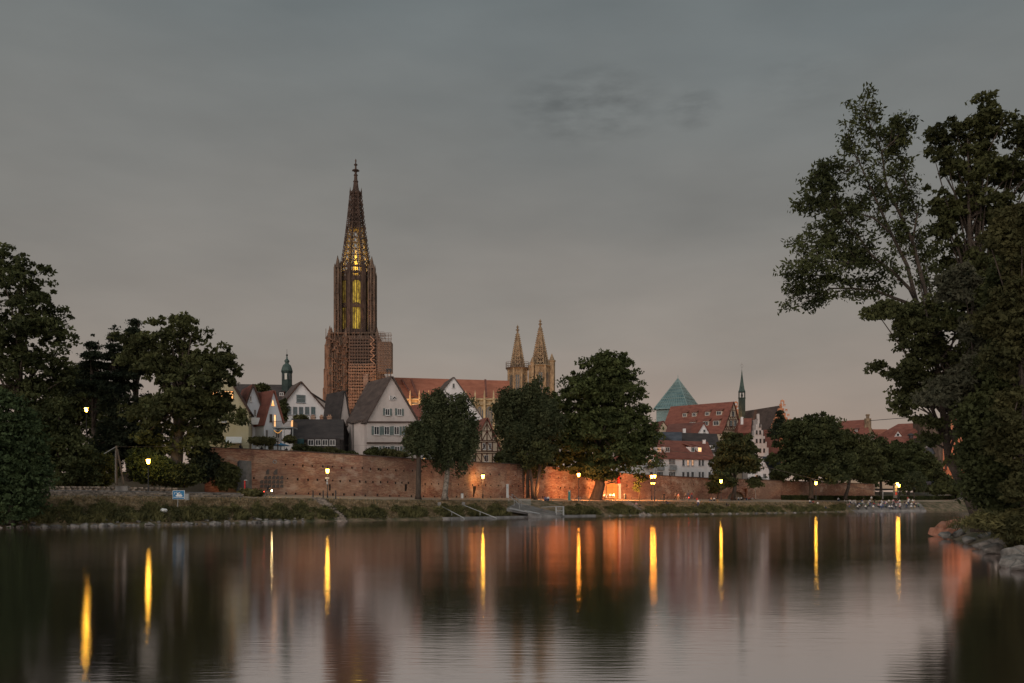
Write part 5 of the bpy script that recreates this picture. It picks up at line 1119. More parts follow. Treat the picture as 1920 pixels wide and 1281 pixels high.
# bank vegetation: clumps of weeds and dry grass that nobody could count
rg = np.random.default_rng(101)
def bank_np(u, t):
    Yw = np.interp(u, SU, [s[1] for s in ST]); Yt = np.interp(u, SU, [s[2] for s in ST]); zt = np.interp(u, SU, [s[3] for s in ST])
    Y = Yw+(Yt-Yw)*t; X = (u-960)/FX*Y; z = zt*t**.8+.2*vnoise(X, Y, .9)*np.sin(np.pi*t)
    return np.stack([X, Y, z], 1)
def blades(p, h, wd, rg):
    n = len(p); a = rg.uniform(0, 6.28, n); w_ = np.stack([np.cos(a), np.sin(a), np.zeros(n)], 1)*(wd*rg.uniform(.6, 1.3, n))[:, None]
    tl = np.stack([rg.normal(size=n)*.45, rg.normal(size=n)*.45, np.ones(n)], 1)*(h*rg.uniform(.5, 1.3, n))[:, None]
    return np.stack([p-w_, p+w_, p+w_*.25+tl, p-w_*.25+tl], 1).reshape(-1, 3)
n = 80000; u = rg.uniform(-60, 1600, n); t = rg.beta(1.3, 1.9, n)*.92+.06; X = (u-960)/FX*150
u_ok = (np.abs(u-1003) > 52)|(t > 2); u_ok &= ~((u > 592+t*0-5+(1-t)*45-2) & (u < 607+(1-t)*45)); u_ok &= u < 1585
dens = 1.7*vnoise(u*.09+3*np.sin(u*.013), t*3.0, 1.0)-(t-.33)*2.2; keep = (dens+rg.normal(size=n)*.3 > .12) & u_ok
p = bank_np(u[keep], t[keep]); lump = .22+.42*np.clip(dens[keep], 0, 1.3)
co = blades(p, lump, .13, rg); tag(npmesh('bank_weeds', co, np.arange(len(co)).reshape(-1, 4), M['leaf_weed']), kind='stuff', label='green weeds covering the lower river bank', cat='weeds')
keep2 = (dens+rg.normal(size=n)*.35 < .1) & u_ok & (rg.random(n) < .75)
p = bank_np(u[keep2], t[keep2]); co = blades(p, .24*np.ones(len(p)), .10, rg); tag(npmesh('bank_dry_grass', co, np.arange(len(co)).reshape(-1, 4), M['leaf_straw']), kind='stuff', label='dry straw-coloured grass on the upper river bank', cat='grass')
# leafy weed mounds near the water line
cen = []; sizes = []
for _ in range(240):
    u = float(rg.uniform(-40, 1580)); t = float(rg.uniform(.08, .42))
    if abs(u-1003) < 55: continue
    cen.append(bank_np(np.array([u]), np.array([t]))[0]); sizes.append(float(rg.uniform(.35, .9)))
cen = np.array(cen); sizes = np.array(sizes); k = rg.integers(0, len(cen), 42000); g = rg.normal(size=(42000, 3)); g /= np.linalg.norm(g, axis=1)[:, None]; g *= (rg.random(42000)**.4)[:, None]
p = cen[k]+g*sizes[k][:, None]*np.array([1.5, 1, .75])+np.array([0, 0, .15]); p[:, 2] = np.maximum(p[:, 2], .05)
co = leaf_quads(p, .19, rg, .5, 1.8); tag(npmesh('bank_undergrowth', co, np.arange(len(co)).reshape(-1, 4), M['leaf_weed']), kind='stuff', label='leafy undergrowth in mounds along the foot of the river bank', cat='undergrowth')
# grass of the near bank
pts = []
for _ in range(22000):
    i = rg.integers(45, 100); d = rg.uniform(1.6, 12) if i < 200 else 0; q = nline[min(i, len(nline)-1)]+nnorm[min(i, len(nline)-1)]*float(d); j = rg.uniform(-1, 1, 2)
    pts.append((q.x+j[0], q.y+j[1], float(np.interp(d, [0, 1, 2.2, 4, 7, 14], [0, .35, .75, 1.2, 1.5, 1.9]))-.05))
p = np.array(pts); co = blades(p, .5*np.ones(len(p)), .035, rg); tag(npmesh('near_bank_grass', co, np.arange(len(co)).reshape(-1, 4), [M['leaf_weed'], M['leaf_straw']], mi=(rg.random(len(p)) < .25).astype(int)), kind='stuff', label='tall mixed grass on the near right bank above the boulders', cat='grass')
# hedge behind the park promenade
hd = thing('clipped_hedge', 'long low clipped hedge along the wall foot in the riverside park', 'hedge', P(1620, 938, 275))
rg = np.random.default_rng(103); n = 14000; u = rg.uniform(1465, 1790, n); Y = np.interp(u, SU, [s[4] for s in ST])-4.5-rg.random(n)*1.2; X = (u-960)/FX*Y; z0 = np.interp(u, SU, [s[5] for s in ST]); z = z0+rg.random(n)*1.15-.15
co = leaf_quads(np.stack([X, Y, z], 1), .34, rg); npmesh('foliage', co, np.arange(len(co)).reshape(-1, 4), M['leaf_dark'], hd, tuple(hd.location))
# ------------------------------------------------------------------ rocks
def rock_mesh(seed, mm):
    r_ = random.Random(seed); bm = bmesh.new()
    for _ in range(16):
        v = Vector((r_.gauss(0, 1), r_.gauss(0, 1), r_.gauss(0, 1))).normalized()*r_.uniform(.8, 1); bm.verts.new((v.x*.62, v.y*.5, v.z*.36))
    bmesh.ops.convex_hull(bm, input=bm.verts[:])
    loose = [v for v in bm.verts if not v.link_faces]; bmesh.ops.delete(bm, geom=loose, context='VERTS')
    bmesh.ops.bevel(bm, geom=bm.edges[:], offset=.03, segments=1, affect='EDGES')
    me = bpy.data.meshes.new('rock'); bm.to_mesh(me); bm.free(); me.materials.append(mm); return me
rms = [rock_mesh(i, M['rock']) for i in range(8)]; rmr = [rock_mesh(20+i, M['rock_red']) for i in range(3)]
def rock(me, loc, s, name, label, group, rd):
    o = bpy.data.objects.new(name, me); col.objects.link(o); o.location = loc; o.scale = (s*rd.uniform(.8, 1.3), s, s*rd.uniform(.8, 1.1)); o.rotation_euler = (rd.uniform(-.2, .2), rd.uniform(-.2, .2), rd.uniform(0, 6.28)); tag(o, label, 'rock', group)
rd = random.Random(9); u = -20
while u < 575:
    p = bank_point(u, 0); rock(rms[rd.randrange(8)], (p.x, p.y-rd.uniform(-.3, .5), .06), rd.uniform(.35, 1.3), 'shore_rock', 'grey rock at the foot of the left river bank, lying along the waterline', 'rocks lining the foot of the left bank', rd); u += rd.uniform(5, 17)
    if rd.random() < .4: p = bank_point(u, rd.uniform(.04, .13)); rock(rms[rd.randrange(8)], (p.x, p.y, p.z+.05), rd.uniform(.35, .9), 'shore_rock', 'grey rock at the foot of the left river bank, lying along the waterline', 'rocks lining the foot of the left bank', rd)
u = 1110
while u < 1575:
    p = bank_point(u, 0); rock(rms[rd.randrange(8)], (p.x, p.y-.1, .03), rd.uniform(.6, 1.3), 'flat_shore_rock', 'flat stone at the waterline below the promenade, right of the chestnut', 'stones along the waterline right of the chestnut', rd); u += rd.uniform(12, 34)
for i, (u, v, s, k) in enumerate([(1830, 1000, 2.0, 0), (1852, 1010, 1.4, 1), (1880, 1022, 1.9, 2), (1862, 1030, 1.2, 3), (1895, 1040, 1.3, 4), (1800, 1003, 1.3, 5), (1815, 1012, 1.0, 6), (1840, 1022, 1.0, 7), (1905, 1052, 1.2, 1), (1918, 1035, 1.6, 2), (1870, 1010, 1.2, 3), (1785, 992, 1.3, 4), (1912, 1062, .9, 5), (1925, 1055, 1.2, 6), (1772, 1003, .9, 7), (1890, 1056, .8, 0)]):
    Y = 2.6*FX/(max(v+8, 990)-HV); Y = min(Y, 86); q = P(u, v, Y)
    rock(rms[k], (q.x, q.y, max(.12, q.z)), s*1.0, 'boulder', ['large pale boulder at the point of the right bank', 'rugged boulder just right of the large pale one', 'biggest grey boulder near the right edge of the picture', 'low boulder at the water in front of the big grey one'][i] if i < 4 else 'grey boulder tumbled along the right bank waterline', 'boulders on the right bank', rd)
for i, (u, v, s) in enumerate([(1768, 992, 1.8), (1790, 985, 1.3), (1805, 990, 1.1), (1757, 998, 1.0), (1780, 1000, 1.2), (1796, 998, 1.0)]):
    Y = min(84, 2.6*FX/(v+8-HV)); q = P(u, v, Y); rock(rmr[i % 3], (q.x, q.y, max(.1, q.z)), s*1.15, 'reddish_rock', ['largest reddish rock at the tip of the right bank', 'reddish rock just behind the largest one', 'small reddish rock nearest to the pale boulders', 'outermost small reddish rock in the water', 'flat reddish rock in front of the largest one', 'reddish rock between the largest one and the grey boulders'][i], 'reddish rocks on the right bank', rd)
# ------------------------------------------------------------------ bank furniture
# low rubble parapet at left
rw = thing('rubble_wall', 'low rough stone parapet along the left bank above the rocks', 'wall', P(230, 930, 112))
b = MB(); rd = random.Random(14)
for rowi in range(4):
    u = 60
    while u < 455:
        Y = st(u, 2)+.4; w_ = rd.uniform(.35, .8); p = Vector((X_(u, Y), Y, st(u, 3)-.55+.3*rowi)); b.box(p+Vector((0, rd.uniform(-.08, .08), 0)), (w_*.95, .5, .27*rd.uniform(.85, 1)), (Matrix.Rotation(R(35), 3, 'Z') @ Vector((1, 0, 0)), Matrix.Rotation(R(35), 3, 'Z') @ Vector((0, 1, 0)), az)); u += w_*.82/Y*FX*1.0
b.build('stones', M['rubble'], rw)
b = MB()
us2 = list(range(60, 456, 15))
for a_, c_ in zip(us2[:-1], us2[1:]):
    Ya, Yc = st(a_, 2)+.5, st(c_, 2)+.5; b.bar((X_(a_, Ya), Ya, st(a_, 3)+.55), (X_(c_, Yc), Yc, st(c_, 3)+.55), .6, .12)
b.build('coping', M['concrete'], rw)
rw = thing('rubble_wall', 'second low stone kerb wall behind the left path near the braced pole', 'wall', P(230, 922, 121))
b = MB()
for rowi in range(2):
    u = 85
    while u < 330:
        Y = st(u, 2)+6; w_ = rd.uniform(.4, .9); b.box((X_(u, Y), Y, st(u, 3)+.75+.28*rowi), (w_*.95, .5, .26*rd.uniform(.8, 1))); u += w_/Y*FX
b.build('stones', M['rubble'], rw)
pb = thing('stone_block', 'pale stone block beside the braced wooden pole', 'block', P(230, 922, 118)); b = MB(); b.box(P(230, 917, 118), (1.5, .7, .62)); b.box(P(230, 912, 118), (1.6, .8, .08)); b.build('block', M['concrete'], pb)
# braced pole
bp2 = thing('braced_pole', 'wooden mast with a slanting brace and a stay, left of the lamp', 'pole', P(219, 893, 122))
b = MB(); b.bar(P(218.5, 910, 122), P(218.5, 836, 122), .2); b.build('mast', M['wood'], bp2); b = MB(); b.bar(P(232, 908, 120.5), P(220, 843, 122), .16); b.build('brace', M['wood'], bp2)
b = MB(); b.bar(P(217, 838, 122), P(195, 851, 122), .05); b.bar(P(216.5, 905, 123), P(217, 845, 122), .1); b.build('stay', M['metal_grey'], bp2)
# concrete pier
cp = thing('concrete_pier', 'tall tapering grey concrete pier at the right side of the brick gateway', 'pier', P(452, 922, 138))
b = MB(); b.prism([P(443.5, 922, 137), P(462.5, 922, 137), P(461.5, 864, 137), P(449, 863, 137), P(445, 866, 137)], (.4, 1.3, 0)); b.build('slab', M['concrete'], cp)
b = MB(); b.prism([P(442.6, 921.5, 136.8), P(445, 921.5, 136.8), P(449, 865, 136.9), P(446, 866.5, 136.9)], (0, .3, 0)); b.build('edge', M['slate'], cp)
rp_ = thing('red_post', 'slim red post in front of the concrete pier', 'post', P(459, 930, 134)); b = MB(); b.bar(P(459, 930.5, 134), P(459, 901, 134), .16); b.build('post', M['red_paint'], rp_); b = MB(); b.box(P(461, 900.5, 134), (.4, .2, .12)); b.build('cap', M['metal_grey'], rp_)
# river sign
sg = thing('ferry_sign', 'blue square river sign with a white ship symbol on a post at the left bank', 'sign', P(335, 962, 114))
b = MB(); c = P(335, 928, 114); b.box(c, (22.5*114/FX, .05, 16.5*114/FX)); b.build('border', M['white_paint'], sg)
b = MB(); b.box(c+Vector((0, -.035, 0)), (21.2*114/FX, .03, 15.4*114/FX)); b.build('panel', M['sign_blue'], sg)
b = MB(); Yq = 113.92
b.prism([P(329, 928.6, Yq), P(330.5, 931, Yq), P(341, 931, Yq), P(342, 928.6, Yq)][::-1], (0, .02, 0)); b.box(P(334.5, 926.4, Yq), (.36, .02, .22)); b.box(P(336, 925, Yq), (.14, .02, .2)); b.box(P(338.5, 927, Yq), (.22, .02, .12)); b.box(P(335, 932.6, Yq), (1.28, .02, .05))
for (x, y) in ((328, 923.5), (327.3, 926), (331.5, 923)): b.box(P(x, y, Yq), (.08, .02, .08))
b.build('ship_symbol', M['white_paint'], sg)
b = MB(); b.bar(P(332.5, 963, 114.1), P(334.5, 920, 114.1), .07); b.build('post', M['metal_grey'], sg)
gb = thing('junction_box', 'small grey box on the parapet right of the ship sign', 'box', P(352, 938, 118)); b = MB(); b.box(P(351, 932, 118), (.42, .35, .75)); b.box(P(351, 926.2, 118), (.48, .4, .06)); b.build('box', M['metal_grey'], gb)
# white litter on bank
lt_ = thing('white_sack', 'crumpled white sack lying among weeds left of the ship sign', 'sack', P(309, 962, 112)); 
bm = bmesh.new(); bmesh.ops.create_icosphere(bm, subdivisions=3, radius=.38)
for v in bm.verts: v.co *= 1+.25*math.sin(v.co.x*17+v.co.z*9)*math.cos(v.co.y*13); v.co.z *= .6
me = bpy.data.meshes.new('sack'); bm.to_mesh(me); bm.free(); me.materials.append(M['white_paint']); so = bpy.data.objects.new('sack', me); col.objects.link(so); so.parent = lt_; so.location = (0, -.4, .3)
# stone stairs on bank
ss = thing('bank_stairs', 'straight stone staircase leading down the bank below the three bollards', 'stairs', P(615, 965, 133))
b = MB(); nst = 15
for i in range(nst):
    t = 1-i/(nst-1); u = 594+(1-t)*45; p = bank_point(u, t*.99+.005); b.box((p.x, p.y-.15, p.z*.5+.02), (1.9, .62, p.z+.28-.0))
b.build('steps', M['rubble'], ss)
ss = thing('bank_stairs', 'narrow dark stairs down the bank where the couple sits, right of the chestnut', 'stairs', P(1190, 955, 192))
b = MB()
for i in range(13):
    t = 1-i/12; u = 1171+(1-t)*34; p = bank_point(u, t*.99+.005); b.box((p.x, p.y-.2, p.z*.5), (1.7, .7, p.z+.25))
b.build('steps', M['rubble'], ss)
for i, u in enumerate((587, 606, 629.5)):
    bo = thing('bollard', ['dark bollard at the top of the stone staircase', 'dark bollard just left of the lamp above the stairs', 'dark bollard just right of the lamp above the stairs'][i], 'bollard', P(u, 934.5, 139), 'bollards by the staircase'); b = MB(); b.lathe(P(u, 935, 139)-Vector((0, 0, .1)), [(.09, 0), (.09, 1.2), (.06, 1.3)], 8); b.build('post', M['metal'], bo)
# inclined rails and low quay
for i, (a_, c_) in enumerate((((825, 948, 150.5), (870, 971.5, 146)), ((870, 947.5, 155), (931, 971.5, 152)))):
    o = thing('inclined_rail', ['left of the two pale inclined handrails on the bank', 'right and longer of the two pale inclined handrails on the bank'][i], 'rail', P(*c_), 'inclined rails on the bank'); b = MB(); b.bar(P(*a_), P(*c_), .09); b.build('rail', M['metal_grey'], o)
    b = MB()
    for t in (0, .5, 1): q = P(*a_).lerp(P(*c_), t); b.bar(q, q-Vector((0, 0, .6)), .08)
    b.build('support', M['metal_grey'], o)
    b = MB(); b.box(P(a_[0]-1, a_[1]-1, a_[2]), (.5, .5, .9)); b.build('anchor_block', M['concrete'], o)
b = MB()
uq = list(range(835, 1120, 12))
for a_, c_ in zip(uq[:-1], uq[1:]):
    b.bar((X_(a_, st(a_, 1)-.6), st(a_, 1)-.6, .12), (X_(c_, st(c_, 1)-.6), st(c_, 1)-.6, .12), 1.6, .4)
qd = b.build('low_quay', M['concrete']); tag(qd, 'narrow concrete quay strip at the water under the landing stage', 'quay')
# landing stage
ld = thing('landing_stage', 'sloping concrete landing ramp with metal gangway and railings left of the teal pillar', 'jetty', P(1010, 968, 172))
b = MB()
def slab(pts, th=.25): b.add([p for p in pts]+[p-Vector((0, 0, th)) for p in pts], [(0, 1, 2, 3), (7, 6, 5, 4), (0, 4, 5, 1), (1, 5, 6, 2), (2, 6, 7, 3), (3, 7, 4, 0)])
slab([P(950, 953, 160), P(1048, 969, 167), P(1056, 960, 175), P(968, 943, 169)], .5); slab([P(990, 961.5, 161), P(1052, 968.5, 165), P(1056, 968, 171), P(1000, 960, 168)], 1.6)
b.build('ramp', M['concrete'], ld)
b = MB(); b.bar(P(956, 953.5, 159.8), P(1011, 964.8, 164), .14, .2); b.bar(P(985, 958, 160), P(1010, 963, 162), .5, .12); b.build('gangway_beam', M['metal_grey'], ld)
b = MB(); b.bar(P(954, 929, 160), P(974, 946, 163), .08); b.bar(P(960, 926.5, 163), P(978, 941, 166), .08)
for t in (0, .5, 1): q = P(954, 930, 160).lerp(P(974, 946, 163), t); b.bar(q, q-Vector((0, 0, .9)), .06); q = P(960, 926.5, 163).lerp(P(978, 941, 166), t); b.bar(q, q-Vector((0, 0, .9)), .06)
b.build('handrail', M['metal_grey'], ld)
b = MB(); x0 = X_(1043, 169); x1 = X_(1056, 171); zt = Z_(950, 169)
for (x, y) in ((x0, 168.5), (x1, 169), (x0, 171), (x1, 171.5)): b.bar((x, y, .3), (x, y, zt), .12)
b.bar((x0, 168.5, zt), (x1, 169, zt), .12); b.bar((x0, 168.5, zt*.6), (x1, 169, zt*.6), .08); b.bar((x1, 169, zt), (x1, 171.5, zt), .12); b.bar(P(1015, 951, 168), (x0, 168.5, zt), .08)
for i in range(7): q = x0+(x1-x0)*i/6; b.bar((q, 168.7, .5), (q, 168.7, zt), .04)
b.build('gate_frame', M['metal_grey'], ld)
b = MB()
for k in range(12): u = 972+2.1*k; q = P(u, 947.5, 164); b.bar(q, q+Vector((0, 0, .95)), .05)
b.bar(P(972, 937, 164), P(995, 937, 164), .06); b.build('railing', M['metal_grey'], ld)
o = thing('information_pillar', 'tall white information pillar at the head of the landing ramp', 'pillar', P(951.5, 934, 163)); b = MB(); b.box(P(951.5, 920.5, 163), (.42, .2, 2.35)); b.build('board', mat('pale_board', (.36, .35, .33)), o); b = MB(); b.box(P(951.5, 914, 162.87), (.26, .02, .3)); b.build('notice', M['metal_grey'], o)
o = thing('teal_pillar', 'short dark teal pillar at the promenade edge left of the bicycle', 'pillar', P(1067.5, 938.5, 186)); b = MB(); b.box(P(1067.5, 929, 186), (.46, .3, 1.9)); b.build('pillar', M['teal_paint'], o); b = MB(); b.box(P(1067.5, 921, 185.83), (.3, .02, .3)); b.build('label_plate', M['metal_grey'], o)
o = thing('litter_bin', 'small pale litter bin on the promenade below the weeping birch', 'bin', P(866.5, 934.5, 160)); b = MB(); b.lathe(P(866.5, 934.5, 160), [(.22, 0), (.24, .75), (.2, .8)], 10); b.build('bin', M['white_paint'], o); b = MB(); b.lathe(P(866.5, 934.5, 160), [(.26, .8), (.1, .95)], 10); b.build('lid', M['metal'], o)
o = thing('litter_bin', 'dark litter bin right of the white column by the doorway', 'bin', P(1172, 936, 200)); b = MB(); b.lathe(P(1172, 936.5, 200), [(.28, 0), (.3, .9), (.24, 1)], 10); b.build('bin', M['metal'], o); b = MB(); b.lathe(P(1172, 936.5, 200), [(.3, 1.0), (.1, 1.15)], 10); b.build('lid', M['metal_grey'], o)
o = thing('red_topped_column', 'thick white round column with red top beside the lit doorway', 'column', P(1160, 936, 206)); b = MB(); b.lathe(P(1160, 936.2, 211.5), [(.52, 0), (.52, 3.4)], 16); b.build('shaft', M['white_paint'], o, False); b = MB(); b.lathe(P(1160, 936.2, 211.5), [(.36, 3.4), (.36, 5.2), (.1, 5.3)], 16); b.build('top', M['red_paint'], o)
o = thing('advertising_column', 'round advertising column with posters next to the rightmost lamps', 'advertising column', P(1679, 934, 283)); c = P(1679, 934, 283)
b = MB(); b.lathe(c, [(.65, 0), (.65, 3.9), (.75, 4.0), (.75, 4.15), (.2, 4.4)], 16); b.build('drum', M['concrete'], o)
for i, (z, h_, cc_) in enumerate(((.9, .8, (.5, .06, .04)), (1.9, .9, (.6, .45, .2)), (2.9, .7, (.5, .46, .4)))):
    b = MB(); a0 = -math.pi/2; pts = [c+Vector((math.cos(a0+t)*.67, math.sin(a0+t)*.67, z)) for t in (-.5, -.25, 0, .25, .5)]
    b.add(pts+[p+Vector((0, 0, h_)) for p in pts], [(j, j+1, 6+j, 5+j) for j in range(4)]); b.build('poster', mat('poster_colour', cc_), o)
# stepped river terrace
tr_ = thing('river_steps', 'broad concrete steps down to the water crowded with seated people', 'steps', P(1670, 957, 270))
b = MB(); SX0, SX1 = X_(1590, 262), X_(1765, 262)
def step_line(k, f): # k: step index 0 lowest
    Ya = 258+k*2.3; return Vector((X_(1589-2.6*k, Ya)+f*((X_(1764, Ya))-X_(1589, Ya)), Ya+f*9, .55+.38*k))
for k in range(6):
    a_, c_ = step_line(k, 0), step_line(k, 1); z = a_.z
    b.add([(a_.x, a_.y, -.5), (c_.x, c_.y, -.5), (c_.x+1, c_.y+16-k*2, -.5), (a_.x, a_.y+16-k*2, -.5), (a_.x, a_.y, z), (c_.x, c_.y, z), (c_.x+1, c_.y+16-k*2, z), (a_.x, a_.y+16-k*2, z)], [(0, 1, 5, 4), (4, 5, 6, 7), (1, 2, 6, 5), (3, 0, 4, 7)])
b.build('treads', M['concrete'], tr_)
b = MB()
for k in range(6): p = step_line(k, 0); b.box(p+Vector((-.5, 1.2, -.4)), (.8, 2.4, 1.6))
b.build('side_wall', M['slate'], tr_)
o = thing('stepped_ramp', 'grey paved stair ramp rising to the bridge at the far right bank', 'stairs', P(1815, 930, 330)); b = MB()
for k in range(14): a_ = P(1785+k*2.5, 0, 322+k*1.6); c_ = P(1850+k, 0, 322+k*1.6); z = .6+k*.85; b.add([(a_.x, a_.y, -.5), (c_.x, c_.y, -.5), (c_.x, c_.y, z), (a_.x, a_.y, z), (a_.x, a_.y+30, z), (c_.x, c_.y+30, z)], [(0, 1, 2, 3), (3, 2, 5, 4)])
b.build('steps', M['concrete'], o)
# cable
cb = thing('river_cable', 'long thin cable sagging from the left mast to a post on the river steps', 'cable', P(1655, 922, 268))
b = MB(); cu = [218, 500, 735, 1000, 1240, 1350, 1450, 1530, 1600, 1655]; cv = [838, 836, 835, 832, 843, 858, 879, 899, 913, 922]; uu = list(np.linspace(218, 1655, 70))
pts = [P(u_, float(np.interp(u_, cu, cv)), 122+(268-122)*((u_-218)/1437)**1.3*.995) for u_ in uu]; b.tube(pts, [.012 if u_ < 1200 else .05 for u_ in uu], 4); b.build('wire', M['steel_dim'], cb)
b = MB(); b.bar(P(1655, 936, 268), P(1655, 921, 268), .3); b.build('post', M['concrete'], cb)
cb = thing('overhead_cable', 'overhead cable from the pinnacled chimney to the near trees', 'cable', P(1630, 788, 398)); b = MB(); b.tube([P(1630, 789, 398), P(1680, 785, 398), P(1740, 781, 398)], .12, 4); b.build('wire', M['metal'], cb)
# ------------------------------------------------------------------ lamps
def lamp(u, v, vb, Y, label, m='lamp', s=1.0, arm=False, group='street lamps along the promenade'):
    base = P(u, vb, Y); top = P(u, v, Y); hgt = top.z-base.z; o = thing('street_lamp', label, 'street lamp', base, group)
    b = MB(); b.lathe(base, [(.11, -.2), (.11, .6), (.055, .8), (.05, hgt-.38*s), (.16*s, hgt-.32*s), (.05, hgt-.3*s)], 8); b.build('post', M['metal'], o)
    b = MB(); b.lathe(top, [(.13*s, -.27*s), (.23*s, .20*s)], 6); b.build('lantern', M[m], o)
    b = MB(); b.lathe(top, [(.27*s, .21*s), (.2*s, .30*s), (.05*s, .46*s), (.02, .58*s)], 6); b.build('cap', M['metal'], o)
    return o
lamp(278, 865, 921, 122, 'lit lantern lamp on the left bank in front of the lamplit bush', s=1.15)
lamp(162, 768, 880, 150, 'lit lamp high among the trees at the left, half hidden by leaves', 'lamp_strong', s=1.25)
lamp(614, 883, 934, 142, 'lit lamp with small notices on its post beside the three bollards', s=1.15)
o_ = [o for o in bpy.data.objects if o.name.startswith('street_lamp')][-1]; b = MB(); b.box(P(613.5, 896.5, 141.9), (.6, .03, .16)); b.box(P(613.5, 901, 141.9), (.22, .03, .3)); b.box(P(613.5, 906, 141.9), (.26, .03, .35)); b.build('notice', M['metal_grey'], o_)
lamp(905.5, 893.5, 934.5, 173, 'lit lamp in front of the wall between the weeping birch and the willow', s=1.25)
lamp(1085, 890.5, 936, 185, 'lit lamp above the parked bicycle, left of the chestnut trunk', 'lamp_o', s=1.3)
lamp(1222, 894, 936, 196, 'left one of the two tall lamps standing side by side right of the chestnut', 'lamp_o', s=1.3)
lamp(1227.5, 893.5, 938, 192, 'right one of the two tall lamps standing side by side right of the chestnut', 'lamp_o', s=1.2)
for (u, Y) in ((1222, 196.3), (1226.8, 192.3)):
    o = thing('hanging_lantern', 'small lit lantern lower on the post of the %s tall paired lamp' % ('left' if u == 1222 else 'right'), 'lantern', P(u, 907, Y)); b = MB(); b.lathe(P(u, 906.5, Y-.2), [(.10, -.16), (.16, .14)], 6); b.build('glass', M['lamp_o'], o); b = MB(); b.lathe(P(u, 906.5, Y-.2), [(.2, .15), (.03, .3)], 6); b.build('cap', M['metal'], o)
lamp(1352, 902.5, 936, 218, 'lit lamp with a crossbar before the small dark tree and low arch', s=1.4)
lamp(1530, 906, 936, 250, 'lit lamp under the broad dark tree, second lamp from the right', s=1.5)
lamp(1682.5, 907.5, 935, 281, 'taller of the two lamps behind the advertising column', s=1.5)
lamp(1685.5, 911, 935, 277, 'slightly lower lamp nearest the advertising column, rightmost of all', s=1.5)
o = thing('wall_lantern', 'tiny yellow lantern on the wall top behind the slim dark tree', 'lantern', P(795, 858, 161)); b = MB(); b.lathe(P(795.5, 858.5, 160.5), [(.12, -.3), (.16, .3)], 6); b.build('glass', M['lit'], o); b = MB(); b.lathe(P(795.5, 858.5, 160.5), [(.2, .31), (.03, .45)], 6); b.build('cap', M['metal'], o)
o = thing('garden_umbrella', 'blue garden umbrella with a lamp under it on the terrace by the pergola', 'umbrella', P(527, 845, 149)); b = MB(); b.lathe(P(526, 836, 149), [(1.5, 0), (.1, .45)], 8); b.build('canopy', M['sign_blue'], o); b = MB(); b.bar(P(526, 846, 149), P(526, 834, 149), .06); b.build('pole', M['metal'], o)
o = thing('terrace_lamp', 'small orange lamp glowing above the blue umbrella', 'lamp', P(524, 833, 150)); b = MB(); b.lathe(P(524, 833, 148.8), [(.28, -.1), (.1, .16)], 8); b.build('shade', M['lit'], o); b = MB(); b.bar(P(524, 832, 148.8), P(524, 829, 148.8), .04); b.build('cord', M['metal'], o)
# spots added without fixtures, standing in for street lamps and floodlights
def add_spot(loc, tgt, en, colr, ang=70, size=.3, label=None):
    loc = Vector(loc); tgt = Vector(tgt); lt = bpy.data.lights.new('stand_in_spot', 'SPOT'); lt.energy = en; lt.color = colr; lt.spot_size = R(ang); lt.spot_blend = .6; lt.shadow_soft_size = size
    o = bpy.data.objects.new('stand_in_spot_beam', lt); col.objects.link(o); o.location = loc; o.rotation_euler = (tgt-loc).to_track_quat('-Z', 'Y').to_euler(); return o
OR = (1, .38, .12); YE = (1, .62, .18)
add_spot((X_(1150, 198), 198.5, 4.6), (X_(1160, 213), 213, 5.5), 6200, OR, 150)
add_spot((X_(1092, 188), 188, 4.8), (X_(1085, 203), 203, 6), 4200, OR, 150)
add_spot((X_(1182, 201), 201, 5.0), (X_(1186, 215), 215, 6), 7500, OR, 150)
add_spot((X_(1232, 207), 207, 5.0), (X_(1232, 225), 225, 6), 4200, OR, 150)
add_spot((X_(1020, 181), 179, 4.8), (X_(1020, 190), 191, 6), 1700, OR, 150)
add_spot((X_(905, 172.5), 172.5, 6.5), (X_(905, 181), 181, 6), 420, (1, .45, .16), 150)
add_spot((X_(835, 160), 160, 6.5), (X_(845, 171), 171, 6), 260, (1, .45, .16), 150)
add_spot((X_(614, 142), 141.5, 6.8), (X_(640, 150), 150, 6.5), 130, (1, .62, .28), 150)
add_spot((X_(282, 124), 124, 8.2), (X_(290, 131), 133, 6.5), 420, (1, .72, .15), 150)
add_spot((X_(430, 143), 142.5, 5.2), (X_(436, 146), 145.5, 7.5), 260, (1, .45, .12), 150)
add_spot((X_(425, 136), 136.5, 4.2), (X_(415, 138), 141, 7.2), 150, OR, 120)
add_spot((mc.x-80, 405, 14), (mc.x-12, 458, 50), 330000, (1, .34, .11), 46)       # minster tower from the lower left
add_spot((mc.x-10, 400, 30), (mc.x+2, 449, 52), 12000, (1, .50, .2), 60)
add_spot((mc.x-30, 380, 30), (mc.x, 455, 100), 42000, (1, .52, .24), 44)
add_spot((X_(790, 435), 432, 22), (X_(780, 452), 455, 52), 26000, (1, .60, .16), 85)
add_spot((X_(745, 425), 425, 25), (X_(770, 460), 460, 58), 52000, (1, .42, .16), 70)
add_spot((X_(880, 440), 436, 26), (X_(905, 452), 455, 48), 7000, (1, .62, .25), 90)
add_spot((X_(970, 440), 440, 36), (X_(995, 478), 478, 74), 26000, (1, .58, .28), 60)
add_spot((X_(1020, 420), 425, 40), (X_(1010, 478), 478, 84), 30000, (1, .58, .30), 60)
add_spot((X_(1475, 305), 302, 20), (X_(1466, 322), 322, 34), 9000, OR, 90)
add_spot((X_(1376, 335), 335, 30), (X_(1384, 352), 352, 38), 3500, OR, 90)
add_spot((X_(1446, 278), 278, 13), (X_(1446, 290), 290, 16), 900, OR, 90)
add_spot((X_(1783, 325), 322, 12), (X_(1783, 342), 342, 24), 15000, (1, .24, .055), 100)
